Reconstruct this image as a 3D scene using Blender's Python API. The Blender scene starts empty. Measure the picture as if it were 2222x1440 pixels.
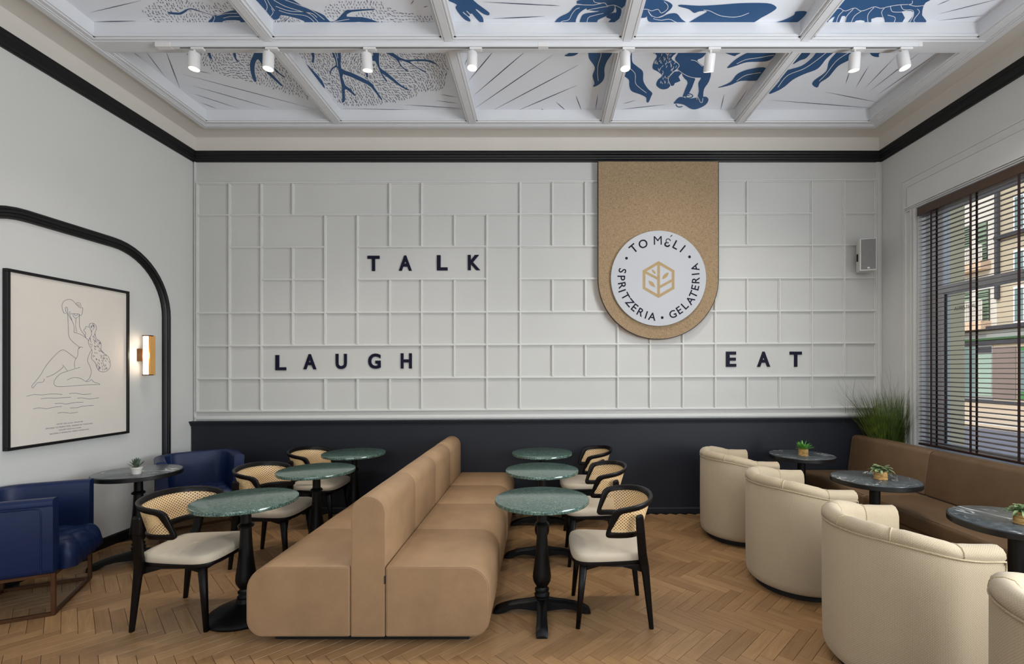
import bpy, bmesh, math, random
from mathutils import Vector, Matrix
from mathutils.geometry import tessellate_polygon, delaunay_2d_cdt
PI = math.pi
random.seed(7)
SC = bpy.context.scene
COL = SC.collection
F, CX, CY, EYE = 1030.0, 1176.0, 805.0, 1.56      # focal length and principal point in photo pixels, eye height

# ------------------------------------------------------------------ camera
cam = bpy.data.cameras.new('camera'); camo = bpy.data.objects.new('camera', cam); COL.objects.link(camo)
cam.sensor_width = 36.0; cam.lens = 36.0 * F / 2222.0
cam.shift_x = (1111 - CX) / 2222.0; cam.shift_y = (CY - 720) / 2222.0
cam.clip_start = 0.02; cam.clip_end = 300
camo.location = (0, 0, EYE); camo.rotation_euler = (PI / 2, 0, 0)
SC.camera = camo

# ------------------------------------------------------------------ world, lights, exposure
w = bpy.data.worlds.new('sky'); SC.world = w; w.use_nodes = True
wn = w.node_tree.nodes; wl = w.node_tree.links
bg = wn['Background']
sky = wn.new('ShaderNodeTexSky'); sky.sky_type = 'NISHITA'; sky.sun_disc = False
sky.sun_elevation = math.radians(48); sky.sun_rotation = math.radians(250); sky.air_density = 1.3; sky.dust_density = 2.5
wl.new(sky.outputs[0], bg.inputs[0]); bg.inputs[1].default_value = 0.32

def add_light(kind, name, loc, energy, color, size=None, size_y=None, direction=None, **kw):
    l = bpy.data.lights.new(name, kind); l.energy = energy; l.color = color
    if kind == 'AREA':
        l.shape = 'RECTANGLE'; l.size = size; l.size_y = size_y
    o = bpy.data.objects.new(name, l); COL.objects.link(o); o.location = loc
    if direction: o.rotation_euler = Vector(direction).to_track_quat('-Z', 'Y').to_euler()
    for k, v in kw.items(): setattr(l, k, v)
    return o
add_light('SUN', 'sun', (0, 0, 30), 1.6, (1.0, .93, .82), direction=(.72, .30, -.62), angle=math.radians(1.5))
# added fill: area lights standing in for daylight from unseen side and front windows
add_light('AREA', 'daylight_side_fill', (3.95, .75, 2.0), 370, (.90, .95, 1.0), 2.5, 2.3, (-1, 0, .35))
add_light('AREA', 'daylight_front_fill', (-.3, -3.05, 2.6), 170, (.90, .95, 1.0), 5.4, 1.2, (.45, 1, .8))
VS = SC.view_settings
VS.view_transform = 'Standard'; VS.look = 'None'; VS.gamma = 1.0; VS.use_curve_mapping = False
VS.exposure = -0.22

# ------------------------------------------------------------------ materials
def srgb(r, g, b):
    f = lambda c: (c / 255 / 12.92) if c <= 10 else ((c / 255 + .055) / 1.055) ** 2.4
    return (f(r), f(g), f(b), 1.0)

class NT:
    def __init__(s, name):
        s.m = bpy.data.materials.new(name); s.m.use_nodes = True
        s.n = s.m.node_tree.nodes; s.l = s.m.node_tree.links; s.p = s.n['Principled BSDF']; s.o = s.n['Material Output']
    def node(s, t, **kw):
        n = s.n.new(t)
        for k, v in kw.items():
            if k in n.inputs: n.inputs[k].default_value = v
            else: setattr(n, k, v)
        return n
    def link(s, a, b): s.l.new(a, b)
    def coord(s, kind='Object', scale=(1, 1, 1), rot=(0, 0, 0), loc=(0, 0, 0)):
        tc = s.n.new('ShaderNodeTexCoord'); mp = s.n.new('ShaderNodeMapping')
        mp.inputs['Scale'].default_value = scale; mp.inputs['Rotation'].default_value = rot; mp.inputs['Location'].default_value = loc
        s.link(tc.outputs[kind], mp.inputs[0]); return mp.outputs[0]
    def noise(s, co, scale, detail=3, rough=.55, dist=0):
        n = s.node('ShaderNodeTexNoise'); n.inputs['Scale'].default_value = scale; n.inputs['Detail'].default_value = detail
        n.inputs['Roughness'].default_value = rough; n.inputs['Distortion'].default_value = dist; s.link(co, n.inputs['Vector']); return n.outputs[0]
    def ramp(s, fac, stops):
        r = s.n.new('ShaderNodeValToRGB'); e = r.color_ramp.elements
        while len(e) < len(stops): e.new(.5)
        for i, (p, c) in enumerate(stops):
            e[i].position = p; e[i].color = c if len(c) == 4 else (*c, 1)
        s.link(fac, r.inputs[0]); return r.outputs[0]
    def mix(s, fac, a, b, mode='MIX'):
        m = s.n.new('ShaderNodeMix'); m.data_type = 'RGBA'; m.blend_type = mode
        for sock, v in ((m.inputs[0], fac), (m.inputs[6], a), (m.inputs[7], b)):
            if hasattr(v, 'is_linked'): s.link(v, sock)
            else: sock.default_value = v
        return m.outputs[2]
    def math(s, op, a, b=0.0, c=0.0):
        m = s.n.new('ShaderNodeMath'); m.operation = op
        for sock, v in zip(m.inputs, (a, b, c)):
            if hasattr(v, 'is_linked'): s.link(v, sock)
            else: sock.default_value = v
        return m.outputs[0]
    def bump(s, h, strength=.3, dist=.002):
        b = s.n.new('ShaderNodeBump'); b.inputs['Strength'].default_value = strength; b.inputs['Distance'].default_value = dist
        s.link(h, b.inputs['Height']); s.link(b.outputs[0], s.p.inputs['Normal'])
    def col(s, c):
        if hasattr(c, 'is_linked'): s.link(c, s.p.inputs['Base Color'])
        else: s.p.inputs['Base Color'].default_value = c
    def set(s, **kw):
        for k, v in kw.items(): s.p.inputs[k.replace('_', ' ')].default_value = v

def plain(name, rgb, rough=.5, var=.06, scale=12, metal=0.0, bump=0.0, spec=None, bscale=150):
    t = NT(name); c = srgb(*rgb); co = t.coord()
    n = t.noise(co, scale)
    lo = tuple(x * (1 - var) for x in c[:3]) + (1,); hi = tuple(min(1, x * (1 + var)) for x in c[:3]) + (1,)
    t.col(t.ramp(n, [(.3, lo), (.7, hi)])); t.set(Roughness=rough, Metallic=metal)
    if spec is not None: t.p.inputs['Specular IOR Level'].default_value = spec
    if bump: t.bump(t.noise(co, bscale), bump, .001)
    return t.m

M = {}
M['wall'] = plain('wall_paint', (203, 202, 198), .75, .02, 1.5, bump=.08)
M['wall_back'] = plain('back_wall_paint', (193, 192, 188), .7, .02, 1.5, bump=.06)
M['cove'] = plain('cream_paint', (205, 200, 192), .8, .02, 2)
M['ceil'] = plain('ceiling_paint', (210, 211, 213), .7, .015, 2)
M['panel'] = plain('mural_ground', (232, 236, 243), .7, .01, 2)
M['trimw'] = plain('trim_paint', (204, 203, 199), .5, .02, 4)
M['black'] = plain('black_gloss_paint', (14, 13, 15), .45, .15, 6, bump=.05, spec=.35)
M['navyw'] = plain('navy_wainscot_paint', (30, 32, 39), .5, .05, 3, spec=.3)
M['blue'] = plain('mural_blue', (32, 80, 128), .6, .05, 3)
M['white'] = plain('mural_white', (226, 227, 230), .7, .01, 3)
M['ink'] = plain('ink_navy', (30, 32, 70), .6, .03, 3)
M['letter'] = plain('letter_navy', (11, 11, 36), .6, .05, 3, spec=.2)
M['gold'] = plain('gold_print', (160, 134, 88), .45, .05, 20)
M['disc'] = plain('white_sign_board', (178, 180, 184), .6, .01, 3)
M['blackwood'] = plain('black_stained_wood', (10, 6, 6), .40, .25, 30, bump=.05, spec=.22)
M['blackmetal'] = plain('black_cast_metal', (6, 6, 7), .40, .2, 20, bump=.1, spec=.28)
M['rim'] = plain('black_rim', (12, 12, 13), .35, .2, 10)
M['bronze'] = plain('bronze_metal', (96, 66, 44), .4, .15, 14, metal=.75)
M['brass'] = plain('brass', (206, 150, 78), .28, .06, 20, metal=.9)
M['dark'] = plain('dark_void', (14, 12, 11), .8, .1, 5)
M['lampwhite'] = plain('white_lacquer', (214, 212, 210), .4, .02, 8)
M['slot'] = plain('black_slot', (30, 30, 30), .6, .02, 8)
M['blindwood'] = plain('dark_blind_wood', (50, 30, 25), .38, .2, 25)
M['valance'] = plain('brown_valance', (68, 48, 34), .42, .15, 18)
M['tape'] = plain('blind_tape', (46, 26, 28), .9, .1, 40)
M['frame'] = plain('window_frame_paint', (232, 230, 232), .5, .03, 5)
M['spk'] = plain('speaker_plastic', (206, 204, 200), .5, .02, 8)
M['pot'] = plain('white_ceramic', (200, 196, 188), .5, .05, 20)
M['soil'] = plain('soil', (60, 42, 30), .95, .3, 60)
M['poster'] = plain('poster_paper', (214, 206, 196), .7, .02, 3)
M['line'] = plain('poster_ink', (62, 66, 100), .6, .02, 3)
M['halo'] = plain('cotton_white', (226, 222, 216), .7, .02, 3)
# street
M['fac1'] = plain('render_cream', (188, 175, 152), .9, .06, .8)
M['fac2'] = plain('render_white', (216, 210, 200), .9, .04, .8)
M['pier'] = plain('pier_plaster', (248, 226, 184), .9, .05, 3)
M['shutter'] = plain('green_shutter', (132, 150, 126), .6, .1, 6)
M['brickp'] = plain('pink_brick_band', (214, 186, 160), .9, .12, 10)
M['pinkwall'] = plain('pink_grey_wall', (128, 114, 110), .8, .05, 1)
M['grey'] = plain('grey_fascia', (150, 152, 150), .7, .05, 1)
M['greenstripe'] = plain('green_stripe', (70, 124, 74), .6, .2, .4)
M['darkgrey'] = plain('dark_grey_paint', (60, 60, 66), .6, .1, 2)
M['pane_far'] = plain('far_glass', (112, 132, 132), .15, .15, .6)
M['pane_light'] = plain('far_light_panel', (150, 172, 158), .4, .06, .6)
M['paving'] = plain('pavement', (206, 184, 156), .9, .1, 1.4)
M['road'] = plain('asphalt', (112, 112, 118), .9, .15, 2)
M['kerb'] = plain('kerb_stone', (220, 212, 198), .9, .05, 2)

def leather(name, rgb, rough=.42, var=.10, spec=.4):
    t = NT(name); co = t.coord(); c = srgb(*rgb)
    n = t.noise(co, 6, 4); lo = tuple(x * (1 - var) for x in c[:3]) + (1,); hi = tuple(x * (1 + var) for x in c[:3]) + (1,)
    t.col(t.ramp(n, [(.3, lo), (.7, hi)])); t.set(Roughness=rough); t.p.inputs['Specular IOR Level'].default_value = spec
    v = t.node('ShaderNodeTexVoronoi'); v.inputs['Scale'].default_value = 420; t.link(co, v.inputs['Vector'])
    big = t.noise(co, 9, 3)
    h = t.math('ADD', t.math('MULTIPLY', v.outputs['Distance'], .25), t.math('MULTIPLY', big, 1.6))
    t.bump(h, .35, .004); return t.m
M['tan'] = leather('tan_leather', (151, 120, 88), .55)
M['brown'] = leather('brown_leather', (108, 84, 60), .5)
M['navy'] = leather('navy_leather', (13, 30, 66), .40, spec=.32)

def fabric(name, rgb, s=260, var=.16, uv=True):
    t = NT(name); co = t.coord('UV' if uv else 'Object'); c = srgb(*rgb)
    def wave(d, sc):
        wv = t.node('ShaderNodeTexWave', bands_direction=d); wv.inputs['Scale'].default_value = sc
        wv.inputs['Distortion'].default_value = 1.2; wv.inputs['Detail Scale'].default_value = 3; t.link(co, wv.inputs['Vector']); return wv.outputs['Fac']
    a = wave('X', s * .2); b = wave('DIAGONAL', s * .22)
    h = t.math('MULTIPLY', a, b)
    fine = t.noise(co, s * 1.2, 2); big = t.noise(co, 5, 3)
    f = t.math('ADD', t.math('MULTIPLY', h, .55), t.math('ADD', t.math('MULTIPLY', fine, .5), t.math('MULTIPLY', big, .15)))
    lo = tuple(x * (1 - var * 1.6) for x in c[:3]) + (1,); hi = tuple(min(1, x * (1 + var)) for x in c[:3]) + (1,)
    t.col(t.ramp(f, [(.2, lo), (.85, hi)])); t.set(Roughness=.92); t.p.inputs['Specular IOR Level'].default_value = .2
    t.p.inputs['Sheen Weight'].default_value = .15
    t.bump(f, .5, .0015); return t.m
M['cream'] = fabric('cream_weave', (180, 163, 136))
M['cord'] = fabric('cream_cord', (178, 160, 128), uv=False)
M['seatf'] = fabric('seat_weave', (198, 184, 162), 420, .12, uv=False)

def cane():
    t = NT('woven_cane'); co = t.coord('UV')
    sp = t.node('ShaderNodeSeparateXYZ'); t.link(co, sp.inputs[0])
    P_ = .0190
    def cell(off):
        u = t.math('SUBTRACT', t.math('FRACT', t.math('ADD', t.math('DIVIDE', sp.outputs[0], P_), off)), .5)
        v = t.math('SUBTRACT', t.math('FRACT', t.math('ADD', t.math('DIVIDE', sp.outputs[1], P_), off)), .5)
        return t.math('SQRT', t.math('ADD', t.math('MULTIPLY', u, u), t.math('MULTIPLY', v, v)))
    d = t.math('MINIMUM', cell(0.0), cell(0.5))
    hole = t.math('LESS_THAN', d, .150)
    n = t.noise(co, 300, 2)
    rim = t.math('LESS_THAN', d, .22)
    c1 = t.ramp(n, [(.3, srgb(208, 172, 122)), (.7, srgb(236, 206, 158))])
    t.col(t.mix(rim, c1, srgb(190, 150, 100))); t.set(Roughness=.5)
    tr = t.node('ShaderNodeBsdfTransparent'); mx = t.node('ShaderNodeMixShader')
    t.link(hole, mx.inputs[0]); t.link(t.p.outputs[0], mx.inputs[1]); t.link(tr.outputs[0], mx.inputs[2]); t.link(mx.outputs[0], t.o.inputs[0])
    t.bump(d, .6, .002); return t.m
M['cane'] = cane()

def green_marble():
    t = NT('green_marble'); co = t.coord('Object')
    st = t.coord('Object', scale=(1, 3.6, 1), rot=(0, 0, .5))
    a = t.noise(st, 70, 5, .72, 1.4); b = t.noise(co, 9, 4, .6, .6)
    base = t.ramp(a, [(.34, srgb(16, 32, 28)), (.48, srgb(48, 76, 66)), (.56, srgb(96, 122, 110)), (.68, srgb(178, 196, 184))])
    t.col(t.mix(t.math('MULTIPLY', b, .35), base, srgb(30, 58, 50)))
    t.set(Roughness=.15); t.p.inputs['Specular IOR Level'].default_value = .85
    return t.m
M['green'] = green_marble()

def dark_marble():
    t = NT('dark_veined_marble'); co = t.coord('Object')
    st = t.coord('Object', scale=(1, 2.4, 1), rot=(0, 0, -.55))
    a = t.noise(co, 22, 6, .7, .4)
    v = t.noise(st, 2.6, 3, .5, .9)
    vein = t.math('ABSOLUTE', t.math('SUBTRACT', v, .5))
    msk = t.ramp(vein, [(0, (1, 1, 1)), (.003, (.7, .7, .7)), (.009, (0, 0, 0))])
    gate = t.ramp(t.noise(co, 3, 2), [(.46, (0, 0, 0)), (.60, (1, 1, 1))])
    base = t.ramp(a, [(.3, srgb(52, 57, 60)), (.55, srgb(76, 82, 84)), (.75, srgb(104, 110, 111))])
    t.col(t.mix(t.math('MULTIPLY', msk, gate), base, srgb(206, 206, 200)))
    t.set(Roughness=.26); t.p.inputs['Specular IOR Level'].default_value = .5
    return t.m
M['dmarble'] = dark_marble()

def burlap():
    t = NT('burlap_cloth'); co = t.coord('Object')
    hx = t.noise(t.coord('Object', scale=(30, 1, 400)), 1.0, 3); vx = t.noise(t.coord('Object', scale=(400, 1, 30)), 1.0, 3)
    f = t.math('ADD', t.math('MULTIPLY', hx, .5), t.math('MULTIPLY', vx, .5))
    t.col(t.ramp(f, [(.34, srgb(84, 70, 52)), (.46, srgb(146, 124, 97)), (.62, srgb(168, 145, 116))]))
    t.set(Roughness=.95); t.p.inputs['Specular IOR Level'].default_value = .1; t.bump(f, .5, .001); return t.m
M['burlap'] = burlap()

def parquet():
    t = NT('oak_parquet'); co = t.coord('UV')
    at = t.node('ShaderNodeAttribute', attribute_name='tone'); oi = t.node('ShaderNodeObjectInfo')
    tone = t.math('FRACT', t.math('ADD', at.outputs['Fac'], t.math('MULTIPLY', oi.outputs['Random'], .999)))
    st = t.node('ShaderNodeMapping'); st.inputs['Scale'].default_value = (3, 34, 1); t.link(co, st.inputs[0])
    ad = t.node('ShaderNodeVectorMath', operation='ADD'); t.link(st.outputs[0], ad.inputs[0])
    cb = t.node('ShaderNodeCombineXYZ'); t.link(t.math('MULTIPLY', tone, 57), cb.inputs[0]); t.link(t.math('MULTIPLY', tone, 31), cb.inputs[2]); t.link(cb.outputs[0], ad.inputs[1])
    g = t.noise(ad.outputs[0], 1.6, 6, .65, .5)
    grain = t.ramp(g, [(.25, srgb(148, 113, 76)), (.5, srgb(166, 131, 92)), (.75, srgb(180, 146, 105))])
    tn = t.ramp(tone, [(0, srgb(208, 200, 192)), (.5, srgb(228, 222, 216)), (1, srgb(246, 242, 236))])
    c = t.mix(1.0, grain, tn, 'MULTIPLY')
    wear = t.noise(t.coord('Object'), 1.3, 4)
    c = t.mix(t.ramp(wear, [(.45, (0, 0, 0)), (.75, (.35, .35, .35))]), c, srgb(112, 92, 72))
    t.col(c)
    r = t.ramp(g, [(.2, (.42, .42, .42)), (.8, (.30, .30, .30))]); t.link(r, t.p.inputs['Roughness'])
    t.bump(g, .12, .001); return t.m
M['parquet'] = parquet()

def glassm():
    t = NT('window_glass'); t.n.remove(t.p)
    tr = t.node('ShaderNodeBsdfTransparent'); tr.inputs[0].default_value = (.93, .95, .96, 1)
    gl = t.node('ShaderNodeBsdfGlossy'); gl.inputs['Roughness'].default_value = .02
    fr = t.node('ShaderNodeLayerWeight'); fr.inputs['Blend'].default_value = .12
    mx = t.node('ShaderNodeMixShader'); t.link(t.math('MULTIPLY', fr.outputs['Fresnel'], .45), mx.inputs[0]); t.link(tr.outputs[0], mx.inputs[1]); t.link(gl.outputs[0], mx.inputs[2]); t.link(mx.outputs[0], t.o.inputs[0])
    return t.m
M['glass'] = glassm()
def emis(name, rgb, k):
    t = NT(name); t.col(srgb(*rgb)); t.p.inputs['Emission Color'].default_value = srgb(*rgb); t.p.inputs['Emission Strength'].default_value = k; return t.m
M['glow'] = emis('lamp_lens_glow', (255, 240, 216), 2.2)
M['glow2'] = emis('sconce_diffuser_glow', (255, 238, 214), 5.0)
M['cleargold'] = plain('amber_glass', (226, 170, 96), .2, .05, 8, metal=.3)
def leafm(name, a, b, sc=30):
    t = NT(name); oi = t.coord('Object'); n = t.noise(oi, sc, 3)
    t.col(t.ramp(n, [(.3, srgb(*a)), (.7, srgb(*b))])); t.set(Roughness=.5); t.p.inputs['Subsurface Weight'].default_value = 0; return t.m
M['grass'] = leafm('grass_blades', (38, 56, 16), (104, 128, 40), 14)
M['wisp'] = leafm('grass_tips', (70, 72, 44), (104, 100, 66), 14)
M['leafb'] = leafm('bright_leaf', (56, 124, 40), (112, 176, 72))
M['leafd'] = leafm('sage_leaf', (74, 100, 60), (140, 160, 112))
M['succ'] = leafm('succulent_leaf', (48, 62, 50), (96, 112, 92), 60)
def basket():
    t = NT('rope_basket'); co = t.coord('Object', scale=(40, 40, 130)); n = t.noise(co, 1.0, 4)
    t.col(t.ramp(n, [(.3, srgb(128, 92, 46)), (.55, srgb(186, 148, 90)), (.75, srgb(214, 180, 124))])); t.set(Roughness=.9); t.bump(n, .8, .003); return t.m
M['basket'] = basket()
def grille():
    t = NT('speaker_grille'); co = t.coord('Object', scale=(1, 1, 1)); v = t.node('ShaderNodeTexVoronoi'); v.inputs['Scale'].default_value = 320; t.link(co, v.inputs['Vector'])
    t.col(t.ramp(v.outputs['Distance'], [(.2, srgb(84, 82, 78)), (.5, srgb(122, 120, 116))])); t.set(Roughness=.5); return t.m
M['grille'] = grille()

# ------------------------------------------------------------------ object helpers
def tag(o, label=None, cat=None, group=None, kind=None):
    if label: o['label'] = label
    if cat: o['category'] = cat
    if group: o['group'] = group
    if kind: o['kind'] = kind
    return o
def empty(name, loc=(0, 0, 0), rz=0.0, label=None, cat=None, group=None, kind=None, parent=None):
    o = bpy.data.objects.new(name, None); o.empty_display_size = .1; COL.objects.link(o)
    o.location = loc; o.rotation_euler = (0, 0, rz)
    if parent: o.parent = parent
    return tag(o, label, cat, group, kind)
def link_mesh(name, me, mat=None, parent=None, loc=None):
    o = bpy.data.objects.new(name, me); COL.objects.link(o)
    if mat is not None and not me.materials: me.materials.append(mat)
    if parent: o.parent = parent
    if loc: o.location = loc
    return o
def copy_tree(o, parent=None):
    c = o.copy(); COL.objects.link(c); c.parent = parent
    for ch in o.children: copy_tree(ch, c)
    return c

class MB:
    """collects vertices and faces for ONE mesh"""
    def __init__(s): s.v = []; s.f = []; s.uv = None
    def add(s, vs, fs):
        k = len(s.v); s.v += [tuple(v) for v in vs]; s.f += [tuple(i + k for i in f) for f in fs]; return s
    def box(s, x0, x1, y0, y1, z0, z1, M4=None):
        vs = [(x, y, z) for x in (x0, x1) for y in (y0, y1) for z in (z0, z1)]
        if M4: vs = [M4 @ Vector(v) for v in vs]
        return s.add(vs, [(0, 1, 3, 2), (4, 6, 7, 5), (0, 4, 5, 1), (2, 3, 7, 6), (0, 2, 6, 4), (1, 5, 7, 3)])
    def cbox(s, x0, x1, y0, y1, z0, z1, c=.002):
        """box with chamfered edges"""
        bm = bmesh.new(); bmesh.ops.create_cube(bm, size=1)
        for v in bm.verts: v.co = Vector(((x0 + x1) / 2 + v.co.x * (x1 - x0), (y0 + y1) / 2 + v.co.y * (y1 - y0), (z0 + z1) / 2 + v.co.z * (z1 - z0)))
        c = min(c, abs(x1 - x0) * .45, abs(y1 - y0) * .45, abs(z1 - z0) * .45)
        bmesh.ops.bevel(bm, geom=list(bm.edges), offset=c, segments=1, affect='EDGES', profile=.5)
        s.from_bm(bm); return s
    def rbox(s, x0, x1, y0, y1, z0, z1, r=.02, seg=4):
        bm = bmesh.new(); bmesh.ops.create_cube(bm, size=1)
        for v in bm.verts: v.co = Vector(((x0 + x1) / 2 + v.co.x * (x1 - x0), (y0 + y1) / 2 + v.co.y * (y1 - y0), (z0 + z1) / 2 + v.co.z * (z1 - z0)))
        bmesh.ops.bevel(bm, geom=list(bm.edges), offset=r, segments=seg, affect='EDGES', profile=.5)
        s.from_bm(bm); return s
    def from_bm(s, bm):
        bm.verts.ensure_lookup_table(); bm.verts.index_update()
        s.add([v.co.copy() for v in bm.verts], [[v.index for v in f.verts] for f in bm.faces]); bm.free()
    def lathe(s, prof, n=32, c=(0, 0, 0)):
        """prof: (r, z) bottom to top"""
        vs = []; fs = []
        for r, z in prof:
            for i in range(n):
                a = 2 * PI * i / n; vs.append((c[0] + r * math.cos(a), c[1] + r * math.sin(a), c[2] + z))
        for j in range(len(prof) - 1):
            for i in range(n):
                a, b = j * n + i, j * n + (i + 1) % n; fs.append((a, b, b + n, a + n))
        if prof[0][0] > 1e-5: fs.append(tuple(reversed(range(n))))
        if prof[-1][0] > 1e-5: fs.append(tuple(range((len(prof) - 1) * n, len(prof) * n)))
        return s.add(vs, fs)
    def tube(s, pts, rad, n=8, closed=False, sx=1.0, sz=1.0):
        pts = [Vector(p) for p in pts]; m = len(pts)
        if not hasattr(rad, '__len__'): rad = [rad] * m
        vs = []; fs = []; prev = None
        for i, p in enumerate(pts):
            t = (pts[(i + 1) % m] - pts[i - 1]) if closed else (pts[min(i + 1, m - 1)] - pts[max(i - 1, 0)])
            if t.length < 1e-9: t = Vector((0, 0, 1))
            t.normalize()
            up = Vector((0, 0, 1)) if abs(t.z) < .98 else Vector((1, 0, 0))
            if prev is not None:
                a = prev - t * prev.dot(t)
                if a.length > 1e-6: up = a.normalized()
                else: up = (up - t * up.dot(t)).normalized()
            else: up = (up - t * up.dot(t)).normalized()
            prev = up; side = t.cross(up)
            for k in range(n):
                an = 2 * PI * k / n; vs.append(p + side * (math.cos(an) * rad[i] * sx) + up * (math.sin(an) * rad[i] * sz))
        for i in range(m if closed else m - 1):
            for k in range(n):
                a = i * n + k; b = i * n + (k + 1) % n; c2 = ((i + 1) % m) * n
                fs.append((a, b, c2 + (k + 1) % n, c2 + k))
        if not closed: fs += [tuple(reversed(range(n))), tuple(range((m - 1) * n, m * n))]
        return s.add(vs, fs)
    def bar(s, p0, p1, w0, d0, w1=None, d1=None, side=None, n_side=None):
        """tapered rectangular bar"""
        p0, p1 = Vector(p0), Vector(p1); t = (p1 - p0).normalized()
        side = Vector(side or (1, 0, 0)); side = (side - t * side.dot(t)).normalized(); up = t.cross(side)
        w1 = w0 if w1 is None else w1; d1 = d0 if d1 is None else d1
        vs = []
        for p, ww, dd in ((p0, w0, d0), (p1, w1, d1)):
            c = min(ww, dd) * .22
            for a, b in ((-1, -1), (1, -1), (1, 1), (-1, 1)):
                for q in (0, 1):
                    first = (a * b > 0)
                    if (q == 0) == first: vs.append(p + side * (a * (ww / 2)) + up * (b * (dd / 2 - c)))
                    else: vs.append(p + side * (a * (ww / 2 - c)) + up * (b * dd / 2))
        fs = [tuple(reversed(range(8))), tuple(range(8, 16))] + [(i, (i + 1) % 8, 8 + (i + 1) % 8, 8 + i) for i in range(8)]
        return s.add(vs, fs)
    def grid(s, rows, closed_u=False, closed_v=False, flip=False):
        R, C_ = len(rows), len(rows[0]); vs = [p for r in rows for p in r]; fs = []
        for i in range(R if closed_v else R - 1):
            for j in range(C_ if closed_u else C_ - 1):
                q = (i * C_ + j, i * C_ + (j + 1) % C_, ((i + 1) % R) * C_ + (j + 1) % C_, ((i + 1) % R) * C_ + j)
                fs.append(tuple(reversed(q)) if flip else q)
        return s.add(vs, fs)
    def mesh(s, name, smooth=None, fixn=True):
        me = bpy.data.meshes.new(name); me.from_pydata(s.v, [], s.f)
        if fixn:
            bm = bmesh.new(); bm.from_mesh(me); bmesh.ops.recalc_face_normals(bm, faces=bm.faces); bm.to_mesh(me); bm.free()
        if s.uv is not None:
            uvl = me.uv_layers.new(name='UVMap')
            for lp in me.loops: uvl.data[lp.index].uv = s.uv[lp.vertex_index]
        if smooth is not None:
            for p in me.polygons: p.use_smooth = len(p.vertices) <= 4
            try: me.set_sharp_from_angle(angle=math.radians(smooth))
            except Exception: pass
            for p in me.polygons: p.use_smooth = len(p.vertices) <= 4
            me.update()
        return me
    def build(s, name, mat, parent=None, smooth=None, fixn=True, **kw):
        me = s.mesh(name, smooth, fixn); me.materials.append(mat)
        o = link_mesh(name, me, None, parent); return tag(o, **kw) if kw else o

def struct(name, mb, mat, smooth=None, parent=None):
    o = mb.build(name, mat, parent, smooth)
    if parent is None: o['kind'] = 'structure'
    return o

def prism_y(mb, prof, y0, y1, b=.012, puff=.0):
    """closed (x,z) outline swept along y with softly rounded end edges"""
    n = len(prof); cx = sum(p[0] for p in prof) / n; cz = sum(p[1] for p in prof) / n
    def ring(y, inset):
        out = []
        for i, (x, z) in enumerate(prof):
            x0, z0 = prof[i - 1]; x1, z1 = prof[(i + 1) % n]
            tx, tz = x1 - x0, z1 - z0; L = math.hypot(tx, tz) or 1
            nx, nz = tz / L, -tx / L
            if nx * (x - cx) + nz * (z - cz) < 0: nx, nz = -nx, -nz
            out.append((x - nx * inset, y, z - nz * inset))
        return out
    rings = []
    for k in range(5):
        a = k / 4 * PI / 2; rings.append(ring(y0 + b * (1 - math.sin(a)), b * (1 - math.cos(a)) if False else b * (1 - math.sin(a))))
    rings = [ring(y0, b), ring(y0 + b * .3, b * .35), ring(y0 + b, 0), ring((y0 + y1) / 2, -puff), ring(y1 - b, 0), ring(y1 - b * .3, b * .35), ring(y1, b)]
    mb.grid(rings, closed_u=True)
    k = len(mb.v) - 7 * n
    mb.f += [tuple(k + i for i in range(n)), tuple(k + 6 * n + i for i in reversed(range(n)))]
    return rings
def rrect(x0, x1, z0, z1, r, seg=6):
    """r: radii for (x1,z1),(x0,z1),(x0,z0),(x1,z0)"""
    pts = []
    for (cx, cz, rr, a0) in ((x1 - r[0], z1 - r[0], r[0], 0), (x0 + r[1], z1 - r[1], r[1], PI / 2), (x0 + r[2], z0 + r[2], r[2], PI), (x1 - r[3], z0 + r[3], r[3], 1.5 * PI)):
        for i in range(seg + 1):
            a = a0 + PI / 2 * i / seg; pts.append((cx + rr * math.cos(a), cz + rr * math.sin(a)))
    return pts
def catmull(pts, closed=True, n=5):
    out = []; m = len(pts)
    rng = range(m) if closed else range(m - 1)
    for i in rng:
        g = (lambda k: pts[k % m]) if closed else (lambda k: pts[max(0, min(m - 1, k))])
        p0, p1, p2, p3 = g(i - 1), g(i), g(i + 1), g(i + 2)
        for j in range(n):
            t = j / n
            out.append(tuple(.5 * ((2 * p1[c]) + (-p0[c] + p2[c]) * t + (2 * p0[c] - 5 * p1[c] + 4 * p2[c] - p3[c]) * t * t + (-p0[c] + 3 * p1[c] - 3 * p2[c] + p3[c]) * t ** 3) for c in range(len(p1))))
    if not closed: out.append(tuple(pts[-1]))
    return out
def inside(p, poly):
    x, y = p; r = False; n = len(poly)
    for i in range(n):
        x0, y0 = poly[i]; x1, y1 = poly[i - 1]
        if (y0 > y) != (y1 > y) and x < (x1 - x0) * (y - y0) / (y1 - y0) + x0: r = not r
    return r
def fill(mb, pts2, to3):
    """flat print: a filled outline on its surface"""
    vs, es, fs, *_ = delaunay_2d_cdt([Vector(p) for p in pts2], [], [list(range(len(pts2)))], 1, 1e-6)
    mb.add([to3(v.x, v.y) for v in vs], [tuple(f) for f in fs])
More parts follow.
